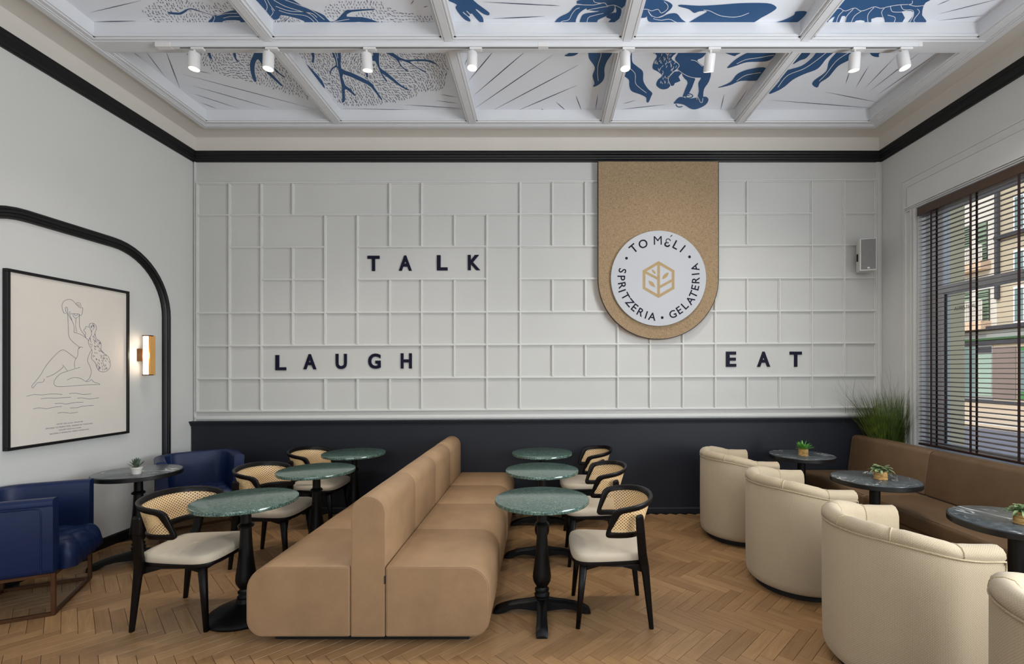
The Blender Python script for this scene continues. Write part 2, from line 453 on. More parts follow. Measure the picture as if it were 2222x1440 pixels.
def ribbon(mb, pts2, w, to3, taper=False):
    """flat print: a line of width w; to3 maps to the surface"""
    m = len(pts2); vs = []
    for i, p in enumerate(pts2):
        a = pts2[max(0, i - 1)]; b = pts2[min(m - 1, i + 1)]; dx, dy = b[0] - a[0], b[1] - a[1]; L = math.hypot(dx, dy) or 1
        k = w / 2 * (math.sin(PI * min(max(i / (m - 1), .04), .96)) if taper else 1)
        vs += [to3(p[0] - dy / L * k, p[1] + dx / L * k), to3(p[0] + dy / L * k, p[1] - dx / L * k)]
    mb.add(vs, [(2 * i, 2 * i + 1, 2 * i + 3, 2 * i + 2) for i in range(m - 1)])
def text_mesh(name, body, size, mat, parent=None, extrude=0.0, offset=0.0, align='CENTER', space=1.0, matrix=None, bevel=0):
    c = bpy.data.curves.new(name, 'FONT'); c.body = body; c.size = size; c.extrude = extrude; c.offset = offset
    c.align_x = align; c.align_y = 'CENTER' if align == 'CENTER' else 'BOTTOM_BASELINE'; c.space_character = space; c.resolution_u = 6
    t = bpy.data.objects.new('tmp', c); COL.objects.link(t)
    dg = bpy.context.evaluated_depsgraph_get(); me = bpy.data.meshes.new_from_object(t.evaluated_get(dg)); bpy.data.objects.remove(t)
    me.name = name; me.materials.clear(); me.materials.append(mat)
    if matrix is not None: me.transform(matrix)
    return link_mesh(name, me, None, parent) if name else me
# ------------------------------------------------------------------ the room
XL, XR, YB, YF, ZC = -3.872, 3.769, 5.275, -3.2, 4.12
ZP = 4.229                                             # underside of the ceiling panels
def z_at(py, d): return EYE + (CY - py) * d / F
def x_at(px, d): return (px - CX) * d / F

# floor: herringbone parquet, near blocks one by one, the rest joined
floor = struct('floor', MB().box(XL - .1, XR + .1, YF - .1, YB + .1, -.08, -.0065), M['dark'])
BW, BL = .0735, .3675
def block_mb(mb, cx, cy, ang, tone_out=None, dz=0.0):
    g = .0009; l, w_ = BL / 2 - g, BW / 2 - g; c, s = math.cos(ang), math.sin(ang); e = .0004
    vs = []
    for (q, z) in ((0, -.006), (0, -.0009), (e, 0)):
        for a, b in ((-1, -1), (1, -1), (1, 1), (-1, 1)):
            x, y = a * (l - q), b * (w_ - q); vs.append((cx + x * c - y * s, cy + x * s + y * c, z + dz))
    fs = [(8, 9, 10, 11)] + [(i + 4 * k, (i + 1) % 4 + 4 * k, (i + 1) % 4 + 4 + 4 * k, i + 4 + 4 * k) for k in (0, 1) for i in range(4)]
    mb.add(vs, fs)
    for (q, z) in ((0, 0), (0, 0), (e, 0)):
        for a, b in ((-1, -1), (1, -1), (1, 1), (-1, 1)):
            mb.uv.append((a * l, b * w_))
blocks = []
n = 5
for s_ in range(-90, 130):
    for m_ in range(-12, 14):
        for kind in (0, 1):
            if kind == 0: bx, by, hor = s_ + n / 2 + 2 * n * m_, s_ + .5, 1
            else: bx, by, hor = s_ + n + .5 + 2 * n * m_, s_ + 1 - n / 2, 0
            bx *= BW; by *= BW
            r = -PI / 4; x = bx * math.cos(r) - by * math.sin(r); y = bx * math.sin(r) + by * math.cos(r) + 1.0
            if XL + .02 < x < XR - .02 and YF + .02 < y < YB - .02: blocks.append((x, y, r if hor else r + PI / 2))
def in_view(x, y):
    if y < 2.4: return False
    px, py = CX + x * F / y, CY + EYE * F / y
    if not (-20 < px < 2242 and py < 1452): return False
    if -1.62 < x < -.33 and y > 2.75: return False
    if x > 1.56 and y < 4.9: return False
    if XL + .27 > x or XR - .27 < x: return False
    return True
near = sorted([b for b in blocks if in_view(b[0], b[1])], key=lambda b: b[1])[:300]
nset = set(near)
variants = []
for k in range(10):
    mb = MB(); mb.uv = []; block_mb(mb, 0, 0, 0)
    me = mb.mesh('parquet_block', fixn=False); me.materials.append(M['parquet'])
    at = me.attributes.new('tone', 'FLOAT', 'FACE')
    for i in range(len(me.polygons)): at.data[i].value = k / 10
    variants.append(me)
for i, (x, y, a) in enumerate(near):
    o = link_mesh('parquet_block', random.choice(variants), None, floor); o.location = (x, y, random.uniform(-.0004, .0002)); o.rotation_euler = (0, 0, a + PI * random.randint(0, 1))
mb = MB(); mb.uv = []; tones = []
for b in blocks:
    if b in nset: continue
    block_mb(mb, b[0], b[1], b[2], dz=random.uniform(-.0004, .0002)); tones += [random.random()] * 9
me = mb.mesh('parquet_blocks', fixn=False); me.materials.append(M['parquet'])
at = me.attributes.new('tone', 'FLOAT', 'FACE')
for i, t_ in enumerate(tones): at.data[i].value = t_
tag(link_mesh('parquet_blocks', me, None, floor), kind='stuff')

# walls
W1 = (2.35, 4.75, .80, 3.20); W2 = (-.60, 2.05, .80, 3.20)
wall_back = struct('wall_back', MB().box(XL - .15, XR + .3, YB, YB + .15, -.08, 4.4), M['wall_back'])
wall_left = struct('wall_left', MB().box(XL - .15, XL, YF, YB, -.08, 4.4), M['wall'])
mb = MB(); t0, t1 = XR, XR + .30
mb.box(t0, t1, YF, YB, -.08, .80); mb.box(t0, t1, YF, YB, 3.20, 4.4)
for a, b in ((YF, W2[0]), (W2[1], W1[0]), (W1[1], YB)): mb.box(t0, t1, a, b, .80, 3.20)
wall_right = struct('wall_right', mb, M['wall'])
mb = MB(); mb.box(XL - .15, XR + .3, YF - .2, YF, -.08, .35); mb.box(XL - .15, XR + .3, YF - .2, YF, 3.3, 4.4)
for a, b in ((XL - .15, -3.0), (3.3, XR + .3)): mb.box(a, b, YF - .2, YF, .35, 3.3)
wall_front = struct('wall_front', mb, M['wall'])

# ceiling: slab, soffit ring, coffers
ceiling = struct('ceiling', MB().box(XL - .15, XR + .3, YF - .2, YB + .15, 4.26, 4.42), M['ceil'])
OXL, OXR, OYB = -3.505, 3.457, 4.93
mb = MB()
def soffit(prof, pts):                 # prof: (distance from wall line, z) ; mitred ring on three sides
    rows = []
    for d_, z in prof:
        rows.append([(XL + d_ * (XL - OXL) / (XL - OXL) if False else XL + d_, YF, z), (XL + d_, YB - d_, z), (XR - d_, YB - d_, z), (XR - d_, YF, z)])
    return rows
cv = [(.0, 3.965), (.072, 3.966), (.068, 4.04), (.074, 4.085), (.092, 4.112), (.13, 4.123), (.40, 4.122), (.40, 4.26)]
mb.grid(soffit(cv, None))
struct('soffit', mb, M['cove'], smooth=35, parent=ceiling)
bx_in = [-3.426, -2.105, -.719, .653, 2.02, 3.336]
rowsY = [(4.845, OYB)] + [(3.63 - 1.215 * k, 3.79 - 1.215 * k) for k in range(0, 6)]
def beam_x(y0, y1, x0=OXL, x1=OXR):
    m = MB(); m.box(x0, x1, y0, y1, 4.10, 4.259)
    for ya, yb_ in ((y0 - .014, y0 + .004), (y1 - .004, y1 + .014)):
        m.box(x0 + .05, x1 - .05, ya, yb_, 4.112, 4.128)
    m.box(x0, x1, y0 + .022, y1 - .022, 4.094, 4.101)
    return m
for i, (a, b) in enumerate(rowsY):
    if i == 0:
        m = MB(); m.box(OXL, OXR, a, b, 4.10, 4.259); m.box(OXL + .05, OXR - .05, a - .014, a + .004, 4.112, 4.128)
        m.box(OXL - .018, OXR + .018, b - .03, b + .018, 4.088, 4.125); m.box(OXL, OXR, b - .045, b - .028, 4.094, 4.101)
        m.box(OXL - .03, OXR + .03, b + .012, b + .032, 4.104, 4.126)
        struct('ceiling_beam', m, M['ceil'], parent=ceiling)
    else: struct('ceiling_beam', beam_x(a, b), M['ceil'], parent=ceiling)
for sgn, xin, xo in ((1, bx_in[0], OXL), (-1, bx_in[5], OXR)):
    m = MB(); m.box(min(xin, xo), max(xin, xo), YF, OYB - .004, 4.1006, 4.2585)
    for k in range(6):
        ya, yb_ = rowsY[k + 1][1], rowsY[k][0]
        m.box(min(xin - .004 * sgn, xin + .014 * sgn), max(xin - .004 * sgn, xin + .014 * sgn), ya, yb_, 4.112, 4.128)
    m.box(min(xo + sgn * .03, xo - sgn * .018), max(xo + sgn * .03, xo - sgn * .018), YF, OYB + .0172, 4.0886, 4.1246)
    m.box(min(xo - sgn * .012, xo - sgn * .032), max(xo - sgn * .012, xo - sgn * .0315), YF, OYB + .0315, 4.1046, 4.1256)
    m.box(min(xo + sgn * .028, xo + sgn * .045), max(xo + sgn * .028, xo + sgn * .045), YF, OYB - .03, 4.0946, 4.1015)
    struct('ceiling_beam', m, M['ceil'], parent=ceiling)
for i in range(6):
    ya, yb_ = rowsY[i + 1][1], rowsY[i][0]
    for xc in bx_in[1:5]:
        m = MB(); m.box(xc - .047, xc + .047, ya, yb_, 4.10, 4.259); m.box(xc - .028, xc + .028, ya - .02, yb_ + .02, 4.0945, 4.101)
        for q in (-1, 1):
            m.box(xc + q * .054 - .009, xc + q * .054 + .009, ya, yb_, 4.112, 4.128); m.box(xc + q * .04 - .0035, xc + q * .04 + .0035, ya, yb_, 4.0965, 4.101)
        struct('ceiling_beam', m, M['ceil'], parent=ceiling)
panels = {}
xs_e = [bx_in[0]] + [v for xc in bx_in[1:5] for v in (xc - .047, xc + .047)] + [bx_in[5]]
for i in range(6):
    ya, yb_ = rowsY[i + 1][1], rowsY[i][0]
    for j in range(5):
        panels[i, j] = struct('ceiling_panel', MB().box(xs_e[2 * j] + .001, xs_e[2 * j + 1] - .001, ya + .001, yb_ - .001, ZP, ZP + .03), M['panel'], parent=ceiling)

# painted mural, flat print on the panels
def cm(ox, oy, sc, lev=0):
    z = ZP - .0012 - .0004 * lev
    def f(u, v):
        px, py = ox + u / sc, oy + v / sc; d = (z - EYE) * F / (CY - py); return (x_at(px, d), d, z)
    return f
CR = {'A': (200, 0, 4.444), 'B': (560, 0, 4.444), 'C': (920, 0, 5.05), 'D': (1180, 0, 4.444), 'E': (1560, 0, 3.357)}
BLUE = [('A', 0, 0, [(733,130),(745,115),(840,122),(900,92),(950,80),(1010,95),(1180,148),(1280,120),(1390,95),(1440,130),(1490,190),(1500,245),(1440,245),(1425,200),(1330,195),(1260,205),(1220,245),(1120,245),(1125,200),(1160,155),(1040,112),(960,98),(910,110),(860,140),(790,140)], 2),
 ('A', 1, 0, [(1095,470),(1125,470),(1160,575),(1130,560)], 1), ('A', 1, 0, [(1358,470),(1380,470),(1390,560),(1415,595),(1395,592),(1365,545)], 2),
 ('A', 1, 0, [(1580,470),(1635,470),(1650,560),(1650,640),(1600,570),(1570,620),(1568,700),(1585,780),(1560,782),(1530,700),(1522,610),(1550,540)], 3),
 ('A', 1, 0, [(1650,640),(1720,700),(1845,830),(1820,828),(1690,710)], 1), ('A', 1, 0, [(1750,650),(1800,700),(1865,745),(1845,745),(1770,690)], 1),
 ('B', 0, 1, [(-40,-40),(250,-40),(430,60),(560,110),(640,150),(695,208),(760,190),(840,105),(900,95),(1100,85),(1115,97),(900,115),(855,160),(1000,165),(1100,190),(1215,245),(1050,245),(1040,215),(900,215),(800,245),(448,245),(448,205),(330,165),(220,145),(205,175),(150,190),(80,110),(0,20)], 2),
 ('B', 1, 1, [(498,470),(535,470),(545,540),(538,605),(518,602),(522,550)], 1),
 ('B', 1, 1, [(700,470),(785,470),(800,560),(803,660),(900,700),(1080,790),(1120,840),(1195,952),(1175,950),(1090,840),(1000,790),(820,715),(830,790),(845,825),(880,850),(940,915),(925,920),(850,860),(835,885),(840,960),(825,985),(812,975),(808,850),(795,780),(770,660),(735,655),(705,690),(700,725),(690,700),(710,655),(750,625),(735,560)], 2),
 ('B', 1, 1, [(1100,470),(1165,470),(1165,560),(1175,650),(1230,690),(1300,750),(1380,820),(1458,865),(1440,868),(1350,820),(1215,720),(1200,715),(1245,780),(1230,782),(1180,700),(1130,590),(1085,590),(1080,560),(1110,530)], 2),
 ('B', 1, 1, [(1165,470),(1240,470),(1330,530),(1420,575),(1550,572),(1660,580),(1735,628),(1640,595),(1550,590),(1465,595),(1540,650),(1615,690),(1590,690),(1480,620),(1420,595),(1360,580),(1390,640),(1455,688),(1430,685),(1370,630),(1330,570),(1250,520)], 2),
 ('B', 1, 1, [(465,615),(540,690),(620,780),(645,855),(600,800),(530,710)], 2), ('B', 1, 1, [(1035,670),(1055,670),(1062,745),(1045,745)], 1),
 ('C', 0, 2, [(255,-10),(480,-30),(590,45),(700,125),(718,150),(705,168),(650,152),(575,100),(572,112),(610,150),(645,195),(652,245),(640,256),(600,232),(520,140),(485,75),(455,55),(448,75),(480,110),(524,140),(510,152),(470,118),(468,128),(502,165),(490,178),(432,130),(432,145),(475,178),(508,215),(500,237),(440,210),(370,130),(345,80),(360,55),(330,35)], 3),
 ('D', 0, 2, [(108,240),(118,195),(160,160),(240,120),(290,65),(350,42),(540,32),(460,65),(400,85),(340,130),(310,190),(288,240)], 3),
 ('D', 0, 2, [(355,240),(358,170),(400,130),(520,112),(620,62),(680,50),(670,110),(590,160),(520,195),(500,240)], 3),
 ('D', 0, 2, [(600,240),(660,170),(700,110),(690,60),(745,80),(740,150),(700,200),(640,240)], 3), ('D', 0, 2, [(410,85),(560,35),(620,60),(560,100),(480,105)], 3),
 ('D', 0, 2, [(322,25),(330,5),(480,-20),(790,-20),(755,80),(680,52),(610,58),(540,30),(480,40),(330,38)], 3),
 ('D', 0, 2, [(600,160),(680,120),(735,160),(700,200),(650,185)], 3),
 ('D', 0, 3, [(950,-15),(1150,0),(1235,40),(1230,80),(1180,125),(1130,160),(1050,165),(1005,110),(990,165),(925,165),(940,80)], 3),
 ('D', 0, 3, [(1000,110),(1040,160),(1120,170),(1200,135),(1280,130),(1330,185),(1385,225),(1370,242),(1190,242),(1160,225),(1040,215),(1000,190)], 3),
 ('D', 0, 3, [(1300,60),(1320,45),(1500,55),(1700,45),(1900,30),(2150,30),(2235,60),(2230,95),(2100,170),(1920,248),(1405,248),(1450,185),(1575,112),(1500,110),(1450,125),(1400,90),(1330,70)], 3),
 ('E', 0, 3, [(335,186),(460,150),(545,110),(560,85),(640,85),(600,140),(515,186)], 3),
 ('D', 1, 2, [(200,540),(240,510),(245,470),(355,470),(330,515),(280,540)], 3),
 ('D', 1, 2, [(440,470),(650,470),(655,520),(610,590),(585,660),(585,740),(560,790),(515,825),(475,835),(488,800),(470,730),(492,650),(440,570),(430,520)], 4),
 ('D', 1, 3, [(835,470),(850,470),(852,590),(900,640),(955,690),(960,780),(1000,850),(1045,895),(1035,930),(1010,985),(990,980),(985,940),(930,910),(850,880),(825,830),(820,770),(775,730),(785,680),(825,660)], 4),
 ('D', 1, 3, [(955,470),(1295,470),(1230,560),(1300,620),(1290,660),(1240,700),(1200,760),(1220,820),(1190,855),(1130,858),(1085,820),(1100,770),(1140,730),(1100,690),(1050,660),(1060,600),(1090,540),(1050,510)], 4),
 ('D', 1, 3, [(1200,775),(1260,690),(1330,700),(1300,740),(1318,780),(1265,800),(1255,822),(1225,825)], 2),
 ('D', 1, 3, [(1335,470),(1570,470),(1535,550),(1480,585),(1570,660),(1612,705),(1590,790),(1545,860),(1535,950),(1528,985),(1510,985),(1480,950),(1495,880),(1490,800),(1515,752),(1450,750),(1340,715),(1285,665),(1303,620),(1265,575),(1290,520)], 3),
 ('D', 1, 3, [(1335,712),(1450,745),(1450,790),(1400,900),(1338,930),(1388,800),(1360,760)], 2),
 ('D', 1, 3, [(1255,995),(1310,935),(1400,950),(1480,940),(1560,932),(1588,960),(1560,1010),(1480,1050),(1420,1050),(1350,1010),(1290,998)], 4),
 ('D', 1, 3, [(1770,655),(1840,580),(1960,510),(2110,470),(2240,470),(2222,540),(2150,590),(1960,600),(1850,635)], 4),
 ('D', 1, 3, [(1680,845),(1800,790),(1870,710),(1990,665),(2140,655),(2080,770),(1900,780),(1800,820)], 4),
 ('D', 1, 3, [(1680,470),(1950,470),(1860,530),(1820,537)], 2),
 ('E', 0, 4, [(760,190),(790,150),(840,70),(880,10),(900,-15),(1500,-15),(1505,20),(1490,45),(1480,110),(1510,150),(1488,190),(1362,190),(1420,110),(1400,80),(1330,85),(1355,130),(1300,190),(1198,190),(1205,160),(1190,125),(1110,138),(1115,190),(1065,190),(1060,152),(1000,150),(955,190),(912,190),(930,130),(895,118),(865,190),(815,190),(845,120),(800,150),(782,190)], 2),
 ('E', 1, 4, [(535,465),(600,360),(675,360),(640,420),(590,440)], 3),
 ('E', 1, 4, [(365,680),(440,590),(480,520),(600,480),(680,420),(735,360),(850,360),(780,430),(720,500),(620,540),(540,580),(480,630),(420,665)], 4),
 ('E', 1, 4, [(680,610),(700,580),(780,520),(800,450),(840,400),(895,360),(1035,360),(960,430),(870,480),(800,560),(740,600),(720,635),(695,630)], 4),
 ('E', 1, 4, [(1098,360),(1190,360),(1165,395),(1165,415),(1130,412),(1105,395)], 3)]
WSTROKE = [('B',0,1,[(60,-5),(88,60),(75,110)]),('B',0,1,[(90,0),(118,50),(160,105)]),('B',0,1,[(128,80),(145,120),(120,160)]),('B',0,1,[(150,0),(260,60),(420,110),(520,130),(570,170)]),('B',0,1,[(200,100),(300,130),(450,150),(520,190),(560,240)]),('B',0,1,[(250,-5),(400,50),(520,100),(640,190)]),('B',0,1,[(170,60),(300,105),(480,125),(590,225)]),('B',0,1,[(730,210),(850,190),(880,185)]),
 ('A',0,0,[(915,105),(960,95),(1080,130),(1180,160),(1150,235)]),('A',0,0,[(1200,150),(1300,130),(1400,128)]),('A',0,0,[(1265,175),(1330,160),(1420,160)]),
 ('B',1,1,[(725,480),(755,560),(768,640)]),('B',1,1,[(755,480),(770,560)]),
 ('D',0,2,[(145,230),(180,205),(240,190),(275,130),(310,90),(345,75)]),('D',0,2,[(415,232),(430,170),(500,145),(575,128)]),('D',0,2,[(478,-5),(490,20),(540,30),(590,30),(615,55),(680,50),(745,78)]),('D',0,2,[(330,45),(480,48),(540,32)]),('D',0,2,[(430,95),(560,70),(620,62)]),
 ('D',0,3,[(945,90),(1000,90),(1040,105),(1100,90),(1135,125),(1190,90),(1195,50),(1160,15)]),('D',0,3,[(1005,100),(1040,150),(1100,168),(1180,135)]),('D',0,3,[(1055,180),(1130,195),(1210,185),(1280,215),(1345,225)]),
 ('D',0,3,[(1540,98),(1600,105),(1700,150),(1820,165),(1900,155),(1978,125)]),
 ('D',1,2,[(540,480),(552,530),(525,620),(518,700),(525,780)]),('D',1,3,[(825,655),(880,710),(885,800),(930,850),(990,895)]),
 ('D',1,3,[(1420,578),(1470,590),(1530,640)]),('D',1,3,[(1285,668),(1370,725),(1440,748),(1515,752)]),('D',1,3,[(1232,560),(1302,620),(1290,660),(1240,700),(1200,760),(1222,820)]),
 ('D',1,3,[(1860,615),(1950,575),(2080,555),(2220,530)]),('D',1,3,[(1860,780),(1950,725),(2095,700)]),
 ('D',1,3,[(1475,960),(1482,930),(1500,965),(1510,985),(1528,985),(1535,945)]),
 ('E',0,4,[(845,75),(880,60),(920,80),(990,58),(1040,80),(1130,50),(1180,60),(1250,45),(1320,35),(1400,30),(1410,5)]),('E',0,4,[(1040,80),(985,120),(955,187)]),('E',0,4,[(1130,55),(1085,110),(1090,187)]),('E',0,4,[(1215,50),(1185,90),(1205,150),(1200,187)]),('E',0,4,[(1230,110),(1285,130),(1262,187)]),('E',0,4,[(1445,65),(1460,90),(1420,150),(1465,185)]),('E',0,4,[(1325,38),(1345,70),(1410,75),(1415,120),(1370,187)]),('E',0,4,[(1250,48),(1265,85),(1340,88)]),('E',0,4,[(905,80),(870,120),(850,187)]),('E',0,4,[(980,65),(930,120),(905,187)]),('E',0,4,[(1370,30),(1430,45),(1495,40)]),
 ('E',1,4,[(430,635),(500,550),(620,500),(710,440),(780,385)]),('E',1,4,[(730,590),(780,540),(860,440),(965,372)])]
RAYS = [('A',0,0,[(-20,122),(475,5)],5),('A',0,0,[(40,210),(420,203)],6),('A',1,0,[(512,490),(700,735)],4),('A',1,0,[(385,490),(480,570)],2),('A',1,0,[(710,490),(845,850)],6),('A',1,0,[(990,680),(1150,710)],3),('A',1,0,[(870,715),(2120,1045)],3.4),('A',1,0,[(955,822),(1745,1048)],3.4),('A',1,0,[(965,900),(1420,1048)],3),('A',1,0,[(1050,990),(1200,1048)],3),
 ('B',1,1,[(1750,908),(1920,940)],3),('B',1,1,[(1705,967),(1935,1000)],3),('B',1,1,[(1420,1010),(1945,1045)],4),('B',1,1,[(820,1048),(1690,1062)],3),('B',0,1,[(1505,0),(1470,45)],5),('B',0,1,[(1590,68),(1640,60)],4),
 ('C',0,2,[(650,22),(1490,65)],8),('C',0,2,[(755,205),(1325,180)],8),('C',1,2,[(445,720),(480,630)],4),('C',1,2,[(495,880),(785,535)],7),('C',1,2,[(555,1038),(1145,535)],7),('C',1,2,[(565,1182),(1415,598)],6),('C',1,2,[(750,1212),(1695,712)],6),('C',1,2,[(1020,1215),(1675,935)],6),('C',1,2,[(1280,1190),(1325,1213)],5),('C',1,2,[(1450,1120),(1555,1212)],6),('C',1,2,[(1665,1050),(1725,1208)],6),('C',1,2,[(1905,1030),(1880,1205)],6),('D',0,2,[(-10,47),(155,57)],5),
 ('D',1,3,[(760,1003),(890,965)],3),('D',1,3,[(745,1055),(1175,1008)],4),('D',1,3,[(730,870),(742,855)],3),('D',1,3,[(1740,908),(1705,1060)],5),('D',1,3,[(1965,860),(1830,1058)],4.5),
 ('E',0,4,[(1590,38),(1690,-5)],3),('E',0,4,[(1610,100),(2030,-5)],3.4),('E',0,4,[(1605,150),(1930,112)],3.4),('E',1,4,[(1092,480),(997,638)],3.4),('E',1,4,[(955,515),(922,613)],3.4),('E',1,4,[(1285,415),(1063,642)],3),('E',1,4,[(1480,370),(1102,662)],3),('E',1,4,[(1600,380),(1157,690)],3),('E',1,4,[(775,670),(1155,745)],3.4),('E',1,4,[(385,730),(1120,787)],3.4)]
HATCH = [('A',0,0,[(470,110),(640,0),(720,-20),(1150,40),(1320,20),(1480,130),(1500,243),(630,243),(540,180)],(31,26)),('A',1,0,[(870,480),(1560,480),(1760,480),(2110,960),(1950,920),(1800,870),(1560,800),(1280,740),(1150,670),(930,540)],(27,25)),
 ('B',0,1,[(610,100),(720,20),(1130,-10),(1350,110),(1690,160),(1700,243),(1200,243),(1000,165),(860,160),(1110,95),(840,105),(700,210)],(31,28)),('B',0,1,[(150,205),(215,155),(330,170),(440,210),(445,243),(160,243)],(18,22)),
 ('B',1,1,[(360,478),(1790,478),(1835,690),(1800,860),(1600,880),(1500,930),(1300,990),(1200,1000),(1000,1030),(860,1030),(780,1000)],(24,23))]
mural = {}
def mm(i, j, key): return mural.setdefault((i, j, key), MB())
bidx = {}
for cr, i, j, pts, k in BLUE:
    bidx[i, j] = bidx.get((i, j), 0) + 1
    sm = catmull(pts, True, k) if k > 1 else pts
    fill(mm(i, j, 'blue'), sm, cm(*CR[cr], 1 + .07 * bidx[i, j])); ribbon(mm(i, j, 'white'), list(sm) + [sm[0], sm[1]], 5 * CR[cr][2] / 4.444, cm(*CR[cr], 0 + .07 * bidx[i, j]))
for cr, i, j, pts in WSTROKE: ribbon(mm(i, j, 'line'), catmull(pts, False, 6), 5.5 * CR[cr][2] / 4.444, cm(*CR[cr], 2))
for cr, i, j, pts, wd in RAYS:
    a, b = pts; ribbon(mm(i, j, 'ray'), [(a[0] + (b[0] - a[0]) * t / 8, a[1] + (b[1] - a[1]) * t / 8) for t in range(9)], wd * 1.15, cm(*CR[cr], 1), taper=True)
rh = random.Random(3)
for cr, i, j, reg, (sx, sy) in HATCH:
    polys = [p for c2, i2, j2, p, k in BLUE if (c2, i2, j2) == (cr, i, j)]
    x0, x1 = min(p[0] for p in reg), max(p[0] for p in reg); y0, y1 = min(p[1] for p in reg), max(p[1] for p in reg)
    yy = y0; row = 0
    while yy < y1:
        xx = x0 + (sx / 2 if row % 2 else 0)
        while xx < x1:
            x, y = xx + rh.uniform(-7, 7), yy + rh.uniform(-7, 7)
            a = math.radians(62 + 28 * math.sin(x / 130 + row * .05) + 24 * math.sin(y / 95 + x / 400)) + rh.uniform(-.5, .5)
            L = rh.uniform(8, 13); q = [(x - math.cos(a) * L, y - math.sin(a) * L * .9), (x, y), (x + math.cos(a) * L, y + math.sin(a) * L * .9)]
            if inside((x, y), reg) and not any(inside(p, pl) for p in q for pl in polys):
                ribbon(mm(i, j, 'hatch'), q, rh.uniform(3.2, 5.6), cm(*CR[cr], 1))
            xx += sx
        yy += sy; row += 1
for k in range(90):
    x, y = rh.uniform(1055, 1290), rh.uniform(480, 850); hp = BLUE[[b[3][0] for b in BLUE].index((955, 470))][3]
    a = rh.uniform(.7, 2.4); q = [(x - math.cos(a) * 12, y - math.sin(a) * 12), (x + math.cos(a) * 12, y + math.sin(a) * 12)]
    if all(inside(p, hp) for p in q): ribbon(mm(1, 3, 'line'), q, 4.5, cm(*CR['D'], 2))
for pts in ([(1345,935),(1352,912),(1380,903),(1420,908),(1437,925),(1420,940),(1385,945),(1370,930),(1385,918),(1405,922)], [(1275,1005),(1285,1025),(1310,1032),(1337,1025)]):
    ribbon(mm(1, 3, 'blue'), catmull(pts, False, 5), 9, cm(*CR['D'], 1))
names = {'blue': ('painted_shapes', 'blue'), 'white': ('painted_outline', 'white'), 'line': ('painted_white_lines', 'white'), 'ray': ('painted_rays', 'ink'), 'hatch': ('painted_dashes', 'ink')}
for (i, j, key), m_ in mural.items():
    o = m_.build(names[key][0], M[names[key][1]], panels[i, j], fixn=False)
    if key in ('hatch', 'line', 'ray'): o['kind'] = 'stuff'

# black cornice
cprof = [(0, 3.878), (.018, 3.878), (.022, 3.890), (.040, 3.896), (.044, 3.912), (.052, 3.918), (.056, 3.934), (.074, 3.942), (.078, 3.952), (.086, 3.956), (.086, 3.970), (0, 3.972)]
struct('trim_1', MB().grid([[(XL + p, YB - p, z), (XR - p, YB - p, z)] for p, z in cprof]), M['black'])
struct('trim_2', MB().grid([[(XL + p, YF, z), (XL + p, YB - p, z)] for p, z in cprof]), M['black'])
struct('trim_3', MB().grid([[(XR - p, YF, z), (XR - p, YB - p, z)] for p, z in cprof]), M['black'])

# black arch moulding on the left wall
y0a, y1a, zt, ra = 2.90, 4.925, 2.765, .655
path = [((y1a, .0), (1, 0)), ((y1a, 1.0), (1, 0))]
for k in range(15):
    a = PI / 2 * k / 14; path.append(((y1a - ra + ra * math.cos(a), zt - ra + ra * math.sin(a)), (math.cos(a), math.sin(a))))
for k in range(15):
    a = PI / 2 + PI / 2 * k / 14; path.append(((y0a + ra + ra * math.cos(a), zt - ra + ra * math.sin(a)), (math.cos(a), math.sin(a))))
path += [((y0a, 1.0), (-1, 0)), ((y0a, 0), (-1, 0))]
aprof = [(0, 0), (0, .022), (.010, .030), (.024, .024), (.028, .034), (.044, .038), (.050, .028), (.064, .032), (.074, .024), (.082, .028), (.09, .018), (.09, 0)]
struct('trim_4', MB().grid([[(XL + h, p[0] - nn[0] * o_, p[1] - nn[1] * o_) for o_, h in aprof] for p, nn in path]), M['black'], smooth=30)

# panel mouldings of the back wall
COLX = [430, 500, 569, 637, 707, 777, 847, 916, 987, 1057, 1129, 1199, 1270, 1340, 1410, 1481, 1551, 1620, 1690, 1760, 1830, 1898]
RL = [398.5, 467.5, 537.5, 607.5, 679.5, 750.5, 821.5, 892]; RR = [391, 463, 532, 603, 674, 744, 815, 883.5]
def gz(r, px): return z_at(RL[r] + (RR[r] - RL[r]) * (px - 430) / 1468, YB - .005)
VP = {0: '0123456', 1: '0123456', 2: '0123456', 3: '0234', 4: '12346', 5: '12346', 6: '01346', 7: '013456', 8: '1345', 9: '123456', 10: '0123456', 11: '0135', 12: '0135', 13: '456', 14: '456', 15: '456', 16: '3456', 17: '01346', 18: '346', 19: '0123456', 20: '012345', 21: '0123456'}
HP = {0: [(0, 21)], 1: [(0, 19), (20, 21)], 2: [(1, 4), (5, 21)], 3: [(2, 4), (5, 9), (10, 21)], 4: [(0, 21)], 5: [(0, 21)], 6: [(0, 21)], 7: [(0, 21)]}
def strip_mesh(p0, p1, w_=.027, h=.026):
    """raised bead on the wall between two points of its plane (x, z)"""
    (xa, za), (xb, zb) = p0, p1; L = math.hypot(xb - xa, zb - za); ux, uz = (xb - xa) / L, (zb - za) / L; nx, nz = -uz, ux
    pr = [(-w_ / 2, 0), (-w_ / 2, h * .45), (-w_ / 2 + .006, h * .5), (-w_ / 2 + .0075, h), (w_ / 2 - .0075, h), (w_ / 2 - .006, h * .5), (w_ / 2, h * .45), (w_ / 2, 0)]
    rows = [[(x + nx * o_, YB - hh, z + nz * o_) for o_, hh in pr] for x, z in (p0, p1)]
    m = MB().grid(rows); m.f += [tuple(range(8)), tuple(range(8, 16))]; return m
for r, segs in HP.items():
    for a, b in segs:
        pa, pb = COLX[a], COLX[b]
        strip_mesh((x_at(pa, YB) - .01, gz(r, pa)), (x_at(pb, YB) + .01, gz(r, pb))).build('moulding_strip', M['trimw'], wall_back)
